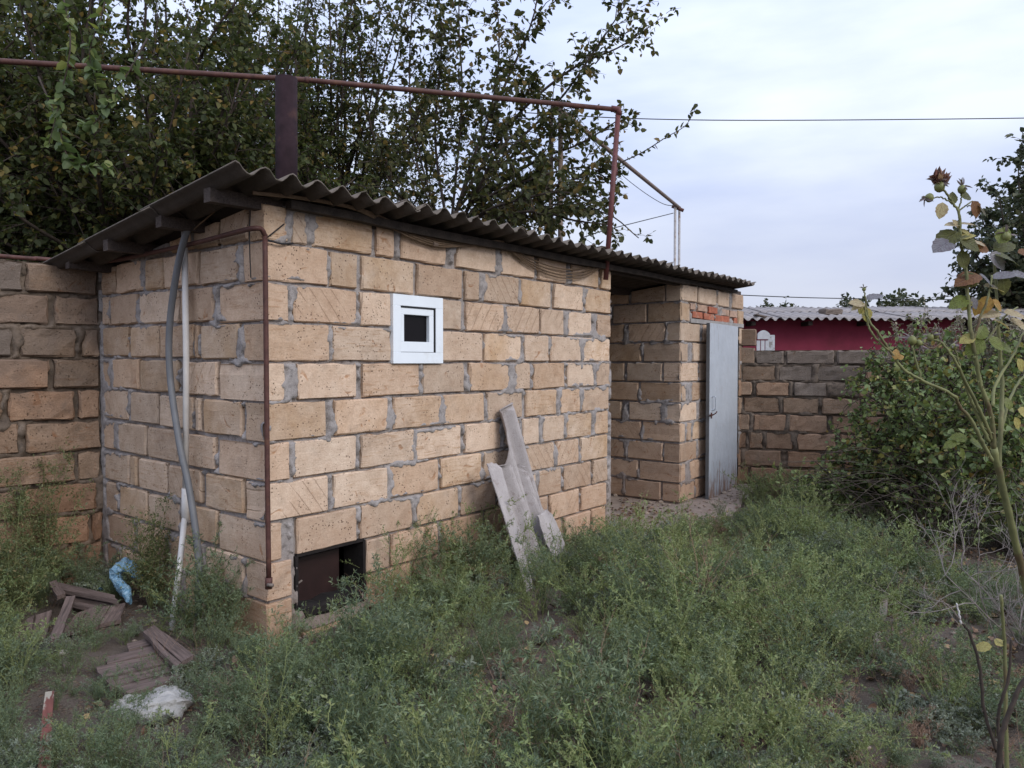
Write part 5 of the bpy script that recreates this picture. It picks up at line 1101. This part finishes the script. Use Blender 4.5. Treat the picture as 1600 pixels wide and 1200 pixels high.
for a_ in ((1473,316,1.55,26,-98,'pale',0,10),(1487,320,1.55,22,80,'olive',0,20),(1500,306,1.55,24,5,'olive',10,25),(1521,316,1.55,32,-35,'grey',10,60),(1519,314,1.54,28,-60,'brown',0,30),
           (1498,362,1.55,46,205,'olive',-15,50),(1488,376,1.54,42,205,'grey',-20,50),(1492,362,1.55,24,-120,'olive',0,20),(1498,372,1.53,38,-25,'olive',-10,30),(1492,374,1.54,32,18,'yellow',-10,60),(1500,352,1.55,24,175,'pale',0,60),(1500,350,1.55,26,5,'pale',0,65),(1500,360,1.55,22,-15,'yellow',0,50),(1500,392,1.54,30,-70,'olive',0,20),(1498,356,1.55,16,120,'pale',0,40),
           (1545,392,1.62,34,160,'brown',0,40),(1546,396,1.6,36,-40,'grey',0,30),(1552,390,1.63,40,20,'olive',0,40),(1555,398,1.6,44,-10,'olive',0,60),(1540,385,1.62,26,150,'pale',0,60),(1590,395,1.6,30,-5,'brown',0,50),(1560,380,1.62,30,60,'green',0,30),
           (1532,430,1.55,44,192,'brown',-10,55),(1530,432,1.55,34,200,'olive',0,30),(1530,428,1.56,38,-35,'grey',0,60),(1552,436,1.56,42,22,'grey',0,65),(1580,430,1.6,46,-8,'grey',0,60),(1566,432,1.56,30,-75,'olive',0,15),(1538,448,1.56,34,-5,'pale',0,65),(1530,444,1.56,26,170,'pale',0,60),
           (1514,466,1.55,32,200,'green',0,40),(1516,466,1.55,22,-120,'yellow',0,30),(1518,464,1.55,22,-60,'grey',0,30),(1545,462,1.56,32,-110,'orange',0,25),(1550,468,1.56,26,-40,'orange',0,40),(1530,470,1.56,24,-100,'orange',0,30),
           (1562,488,1.57,34,190,'pale',-10,60),(1568,488,1.57,38,-12,'pale',-10,60),(1576,500,1.58,40,-28,'pale',-10,60),(1552,500,1.57,30,-20,'pale',0,70),(1600,500,1.6,36,-5,'yellow',0,60),
           (1524,525,1.55,26,200,'yellow',0,40),(1528,530,1.55,26,60,'green',0,40),(1545,530,1.55,30,-30,'green',0,35),(1538,532,1.55,34,215,'green',0,30),(1590,560,1.6,24,-60,'yellow',0,30),
           (1353,480,1.45,24,-80,'yellow',0,20),(1352,476,1.45,26,170,'pale',0,50),(1352,474,1.45,24,200,'pale',0,60),(1354,468,1.45,28,20,'grey',0,65),(1350,474,1.45,18,-110,'yellow',0,30),
           (1398,562,1.46,18,75,'orange',0,20),(1402,560,1.46,12,20,'orange',0,20),(1560,540,1.6,26,-10,'green',0,40),(1590,640,1.62,26,-20,'yellow',0,30),(1585,652,1.62,22,-60,'yellow',0,30),(1578,640,1.62,20,100,'green',0,30),
           (1512,685,1.6,26,170,'green',0,40),(1515,688,1.6,26,-20,'green',0,50),(1495,690,1.6,22,200,'green',0,50),(1500,700,1.6,20,-60,'green',0,50),(1550,1010,1.9,26,190,'yellow',30,50),(1556,1008,1.9,22,20,'yellow',30,50)):
    rleaf(*a_)
def ico(seed, rx, ry, rz, amp=.1, sub=2):
    import bmesh
    bm = bmesh.new(); bmesh.ops.create_icosphere(bm, subdivisions=sub, radius=1); r = np.random.default_rng(seed); V = []
    off = r.uniform(0, 50, 3)
    for v in bm.verts:
        p = np.array(v.co); d = 1+amp*(fbm(p[0]*1.6+off[0]+5, p[1]*1.6+p[2]*1.3+off[1]+5, seed, 3)-.5)*4; V.append((p[0]*rx*d, p[1]*ry*d, p[2]*rz*d))
    f = [tuple(v.index for v in q.verts) for q in bm.faces]; bm.free(); return V, f
M_HIP = simple('unripe_hip', (.15, .16, .055), .45, .25, 40, .1, stain=(.2, .1, .05)); M_SEPAL = leaf_mat('dry_sepal', [(0, (.13, .10, .09)), (1, (.23, .19, .20))], .2); M_PETAL = leaf_mat('withered_petal', [(0, (.13, .055, .045)), (.5, (.24, .13, .105)), (1, (.38, .25, .20))], .25)
def hip(px, py, Y, rpx, ang, nse, bloom=False):
    p = at(px, py, Y); rr = rpx*Y/1200; v, f = ico(int(px), rr, rr, rr*1.12, .03, 2); o = obj('hip', v, f, M_HIP, rose, Matrix.Translation(Vector(p)), smooth=True)
    a_ = math.radians(ang); d = np.array([math.cos(a_), 0, math.sin(a_)]); r = np.random.default_rng(int(px)+3); B = np.tile(p+d*rr*.9, (nse, 1)); D_ = unit(d*.25+unit(r.normal(0, 1, (nse, 3)))); lv, lf = leaves_np(B, D_, unit(r.normal(0, 1, (nse, 3))), rr*r.uniform(1.8, 3, nse), rr*r.uniform(.4, .7, nse), .1, .3); obj('sepals', lv, lf, M_SEPAL, o)
    if bloom:
        n = 38; B = p+d*rr*1.1+unit(r.normal(0, 1, (n, 3)))*rr*.5; D_ = unit(d*.7+unit(r.normal(0, 1, (n, 3)))*np.array([1.2, 1, .6])); lv, lf = leaves_np(B, D_, unit(r.normal(0, 1, (n, 3))), rr*r.uniform(1.3, 2.5, n), rr*r.uniform(.9, 1.6, n), .35, .5); obj('petals', lv, lf, M_PETAL, o)
hip(1468, 292, 1.55, 8, 95, 6, True); hip(1452, 309, 1.55, 6.5, 180, 6); hip(1503, 296, 1.55, 6.5, 80, 6); hip(1350, 452, 1.45, 3, 90, 7); hip(1425, 532, 1.48, 7, 120, 6); hip(1453, 527, 1.5, 6, 60, 9); hip(1436, 536, 1.48, 5, -60, 6); hip(1572, 370, 1.62, 7, 90, 5); hip(1490, 542, 1.53, 5, 90, 5); hip(1462, 524, 1.5, 5, 30, 8)
# dry twiggy shrub at the lower right
tw = tag(empty('dead_twigs', tuple(gnd(1580, 1010))), 'bleached leafless twiggy shrub at the right edge behind the rose stems', 'dead shrub')
r = np.random.default_rng(99); bf = Buf()
def twig(p, d, ln, rad, lvl):
    k = 6; P = [p]
    for i in range(k): d = unit(d+r.normal(0, .16, 3)+[0, 0, .06]); P.append(P[-1]+d*ln/k)
    P = np.array(P); bf.add(*tube_vf(P, np.linspace(rad, rad*.5, k+1), 5 if lvl == 0 else 4))
    if lvl < 3:
        for _ in range(4 if lvl else 5): i = r.integers(1, k+1); twig(P[i], unit(d*.6+unit(r.normal(0, 1, 3))*.9+[0, 0, .25]), ln*r.uniform(.4, .7), rad*.6, lvl+1)
b0 = gnd(1590, 1020)
for _ in range(5): twig(b0+r.normal(0, .05, 3)*[1, 1, 0], unit(np.array([r.normal(-.25, .22), r.normal(0, .2), 1])), r.uniform(.4, .62), .0042, 0)
o = local_obj('branches', bf.V(), bf.f, simple('bleached_twig', (.21, .18, .165), .8, .3, 20, .2), tw); tag(o, kind='stuff')

# ------------------------------------------------------------------ boards, bag, lump of plaster and other litter
def plank(name, quad, hs_, mat, parent=None, th=.022):
    """four picture corners (clockwise from upper left) of a board's top face, each at its own height"""
    T = []
    for (a, b_), h in zip(quad, hs_): T.append(gnd(a, b_, h))
    T = np.array(T); n = 6; V = []
    rr = np.random.default_rng(int(quad[0][0]*3+quad[1][1]))
    for i in range(n):
        t_ = i/(n-1); l = T[0]*(1-t_)+T[3]*t_; q = T[1]*(1-t_)+T[2]*t_; w = rr.normal(0, .002, 3); V += [l+w, q+w, q+w-[0, 0, th], l+w-[0, 0, th]]
    f = [(0, 1, 2, 3), tuple(4*(n-1)+j for j in (3, 2, 1, 0))]
    for i in range(n-1):
        for j in range(4): j2 = (j+1) % 4; f.append((4*i+j, 4*i+4+j, 4*i+4+j2, 4*i+j2))
    V = np.array(V); ctr = V.mean(0); ax = T[3]-T[0] if np.linalg.norm(T[3]-T[0]) > np.linalg.norm(T[1]-T[0]) else T[1]-T[0]; ax = ax/np.linalg.norm(ax)
    up = np.array([0, 0, 1.0]); sd = unit(np.cross(up, ax)); up = np.cross(ax, sd); B3 = np.column_stack([ax, sd, up]); Lc = (V-ctr) @ B3
    M = Matrix([[*B3[0], ctr[0]], [*B3[1], ctr[1]], [*B3[2], ctr[2]], [0, 0, 0, 1]]); return obj(name, Lc, f, mat, parent, M)
p1 = tag(empty('broken_pallet', tuple(gnd(115, 990))), 'broken brown slatted wooden pallet tipped against the foot of the old wall', 'pallet')
for q, h in ((((85,909),(178,930),(184,939),(90,921)), (.16,.14,.13,.15)), (((98,922),(181,940),(187,947),(100,932)), (.12,.10,.09,.11)), (((105,933),(183,948),(150,950),(112,941)), (.10,.08,.08,.09)), (((77,910),(88,906),(101,927),(88,932)), (.19,.19,.17,.17)),
             (((22,985),(42,966),(40,1000),(10,1012)), (.12,.12,.05,.05)), (((43,966),(54,961),(48,1000),(40,1003)), (.12,.12,.05,.05)), (((56,962),(81,954),(74,994),(50,1001)), (.13,.13,.05,.05)), (((105,932),(119,931),(93,997),(75,998)), (.19,.19,.10,.10)),
             (((122,956),(138,951),(115,986),(95,989)), (.10,.10,.055,.055)), (((139,951),(172,946),(153,977),(117,985)), (.10,.10,.055,.055)), (((174,945),(196,940),(189,967),(156,974)), (.10,.10,.055,.055))): plank('slat', q, h, M_BOARD, p1)
p2 = tag(empty('wooden_platform', tuple(gnd(225, 1045))), 'flat weathered plank panel lying in the weeds below the white pipe', 'board panel')
for q, h in ((((198,1006),(236,997),(240,1006),(200,1015)), (.085,)*4), (((164,1027),(238,1009),(243,1019),(168,1037)), (.088,)*4), (((150,1043),(250,1023),(258,1036),(160,1058)), (.085,)*4), (((166,1061),(262,1038),(272,1048),(172,1072)), (.085,)*4), (((180,1074),(276,1050),(284,1058),(200,1082)), (.08,)*4),
             (((228,984),(241,976),(303,1023),(284,1034)), (.12,)*4), (((224,987),(229,985),(281,1036),(272,1041)), (.125,)*4)): plank('plank', q, h, M_BOARD, p2, .02)
M_REDBOARD = simple('peeling_red_board', (.15, .055, .045), .8, .3, 14, .5, stain=(.30, .27, .22), stain_lo=.54, stain_hi=.58, stretch=(.5, 3, 3), bd=.006)
tag(plank('painted_board', ((69,1082),(83,1080),(79,1230),(57,1230)), (.10, .10, .08, .08), M_REDBOARD), 'narrow board with peeling red and white paint in the lower left weeds', 'board')
tag(plank('grey_batten', ((1362,985),(1377,985),(1369,1019),(1356,1019)), (.08, .08, .06, .06), M_TWIG), 'nearer short grey batten standing out of the weeds by the soil patch', 'batten')
tag(plank('grey_batten', ((1377,928),(1389,928),(1385,962),(1373,962)), (.10, .10, .08, .08), M_TWIG), 'farther short grey batten in the weeds toward the bramble bush', 'batten')
v, f = ico(12, .135, .10, .06, .22, 4); c = gnd(240, 1112); v = np.array(v); v[:, 2] = np.minimum(v[:, 2], .035+.012*np.sin(v[:, 0]*30))+.02*(fbm(v[:, 0]*40+9, v[:, 1]*40+9, 3, 3)-.5); tag(obj('plaster_lump', v, f, M_CONC2 if 'M_CONC2' in globals() else simple('whitish_plaster', (.33, .32, .305), .95, .15, 16, .9, stain=(.30, .27, .24), bd=.02), None, Matrix.Translation(Vector((c[0], c[1], .035)))), 'whitish broken lump of plaster half hidden in the lower left weeds', 'rubble')
t = NT('thin_blue_plastic'); n_ = t.noise(t.n('NewGeometry').outputs['Position'], 40, 4, .7, 1.0); M_BAG = t.surf(t.mix(t.rng(n_, .4, .6), (.13, .30, .46), (.34, .52, .66)), .25, n_, .9, .02, spec=.7, Alpha=.86)
def crumple(name, pts, rad, mat, label, cat, seed):
    P = spline([at(*q) for q in pts], 8); k = len(P); s = np.linspace(0, 1, k); R = np.interp(s, np.linspace(0, 1, len(rad)), rad); v, f = tube_vf(P, R, 28, True, .55); v = np.array(v); v += (np.stack([fbm(v[:, 0]*30+q*7, v[:, 2]*24+v[:, 1]*17+60, seed+q, 4) for q in range(3)], -1)-.5)*.045
    return tag(local_obj(name, v, f, mat, smooth=False), label, cat)
crumple('plastic_bag', ((222,908,4.35),(210,893,4.4),(198,882,4.42),(186,886,4.42),(182,900,4.4),(190,915,4.36),(199,928,4.32),(203,940,4.3)), (.012, .030, .048, .050, .044, .052, .046, .026), M_BAG, 'crumpled blue plastic bag caught on the boards in the corner', 'plastic bag', 5)
crumple('plastic_scrap', ((146,916,4.5),(155,920,4.48),(165,920,4.46)), (.012, .02, .01), M_BAG, 'small flat scrap of blue plastic left of the blue bag', 'plastic scrap', 8)
# fallen leaves and crumbs of stone
r = np.random.default_rng(123); P_ = []
for cx, cy, rx, ry, n in ((1470, 900, 150, 70, 900), (1250, 820, 220, 40, 500), (1010, 800, 90, 20, 220), (1520, 1060, 120, 90, 300), (160, 1000, 200, 80, 260), (800, 1050, 700, 110, 700)):
    for _ in range(n): P_.append(gnd(cx+r.normal(0, .5)*rx, max(770, cy+r.normal(0, .5)*ry)))
P_ = np.array(P_); P_[:, 2] = ground_z(P_[:, 0], P_[:, 1])+.012; uu, ll = ul(P_[:, 0], P_[:, 1]); P_ = P_[(ll < -.03) | (uu > B_U+.05)]; n = len(P_); D_ = unit(r.normal(0, 1, (n, 3))*[1, 1, .3]); sz = r.uniform(.6, 1.3, n)
lv, lf = leaves_np(P_, D_, unit(r.normal(0, .4, (n, 3))+[0, 0, 1]), .042*sz, .03*sz, .2, .2)
tag(obj('fallen_leaves', lv, lf, leaf_mat('fallen_leaf', [(0, (.09, .05, .035)), (.5, (.17, .095, .06)), (.85, (.26, .17, .11)), (1, (.40, .28, .12))], .1)), 'brown fallen leaves littering the bare soil under the bramble bush', 'fallen leaves', None, 'stuff')
bf = Buf()
for i in range(420):
    if i < 150: u = r.uniform(B_U, D_U+EA); l = r.uniform(-.5, 1.2) if u < D_U else r.uniform(-.4, -.1); p = A+F*u+L*l; z = .016
    elif i < 230: p = (A+F*r.uniform(0, B_U)+L*r.uniform(-.12, -.04)); z = .01
    else: q = gnd(r.uniform(0, 1500), r.uniform(800, 1190)); p = q[:2]; z = ground_z(q[0], q[1])
    s = r.uniform(.005, .02) if i > 10 else .03; v, f = ico(i, s, s*r.uniform(.6, 1), s*.6, .15, 1); bf.add(np.array(v)+[p[0], p[1], float(z)+s*.2], f)
tag(obj('stone_crumbs', bf.V(), bf.f, simple('stone_crumb', (.27, .215, .17), .95, .35, 30, .4)), 'small crumbs of stone and mortar on the ground by the walls', 'gravel', None, 'stuff')
for k, (px, py, s, lb) in enumerate(((205, 1032, .022, 'smooth pale pebble lying on the flat plank panel'), (98, 760+250, .03, 'small whitish stone at the lower end of the tipped pallet'), (745, 998, .03, 'pale chip of stone among the weeds in the middle of the yard'))):
    v, f = ico(200+k, s, s*.8, s*.55, .1, 2); c = gnd(px, py, .06); tag(obj('pebble', v, f, M_CONC, None, Matrix.Translation(Vector((c[0], c[1], .06 if k == 0 else .03)))), lb, 'stone')
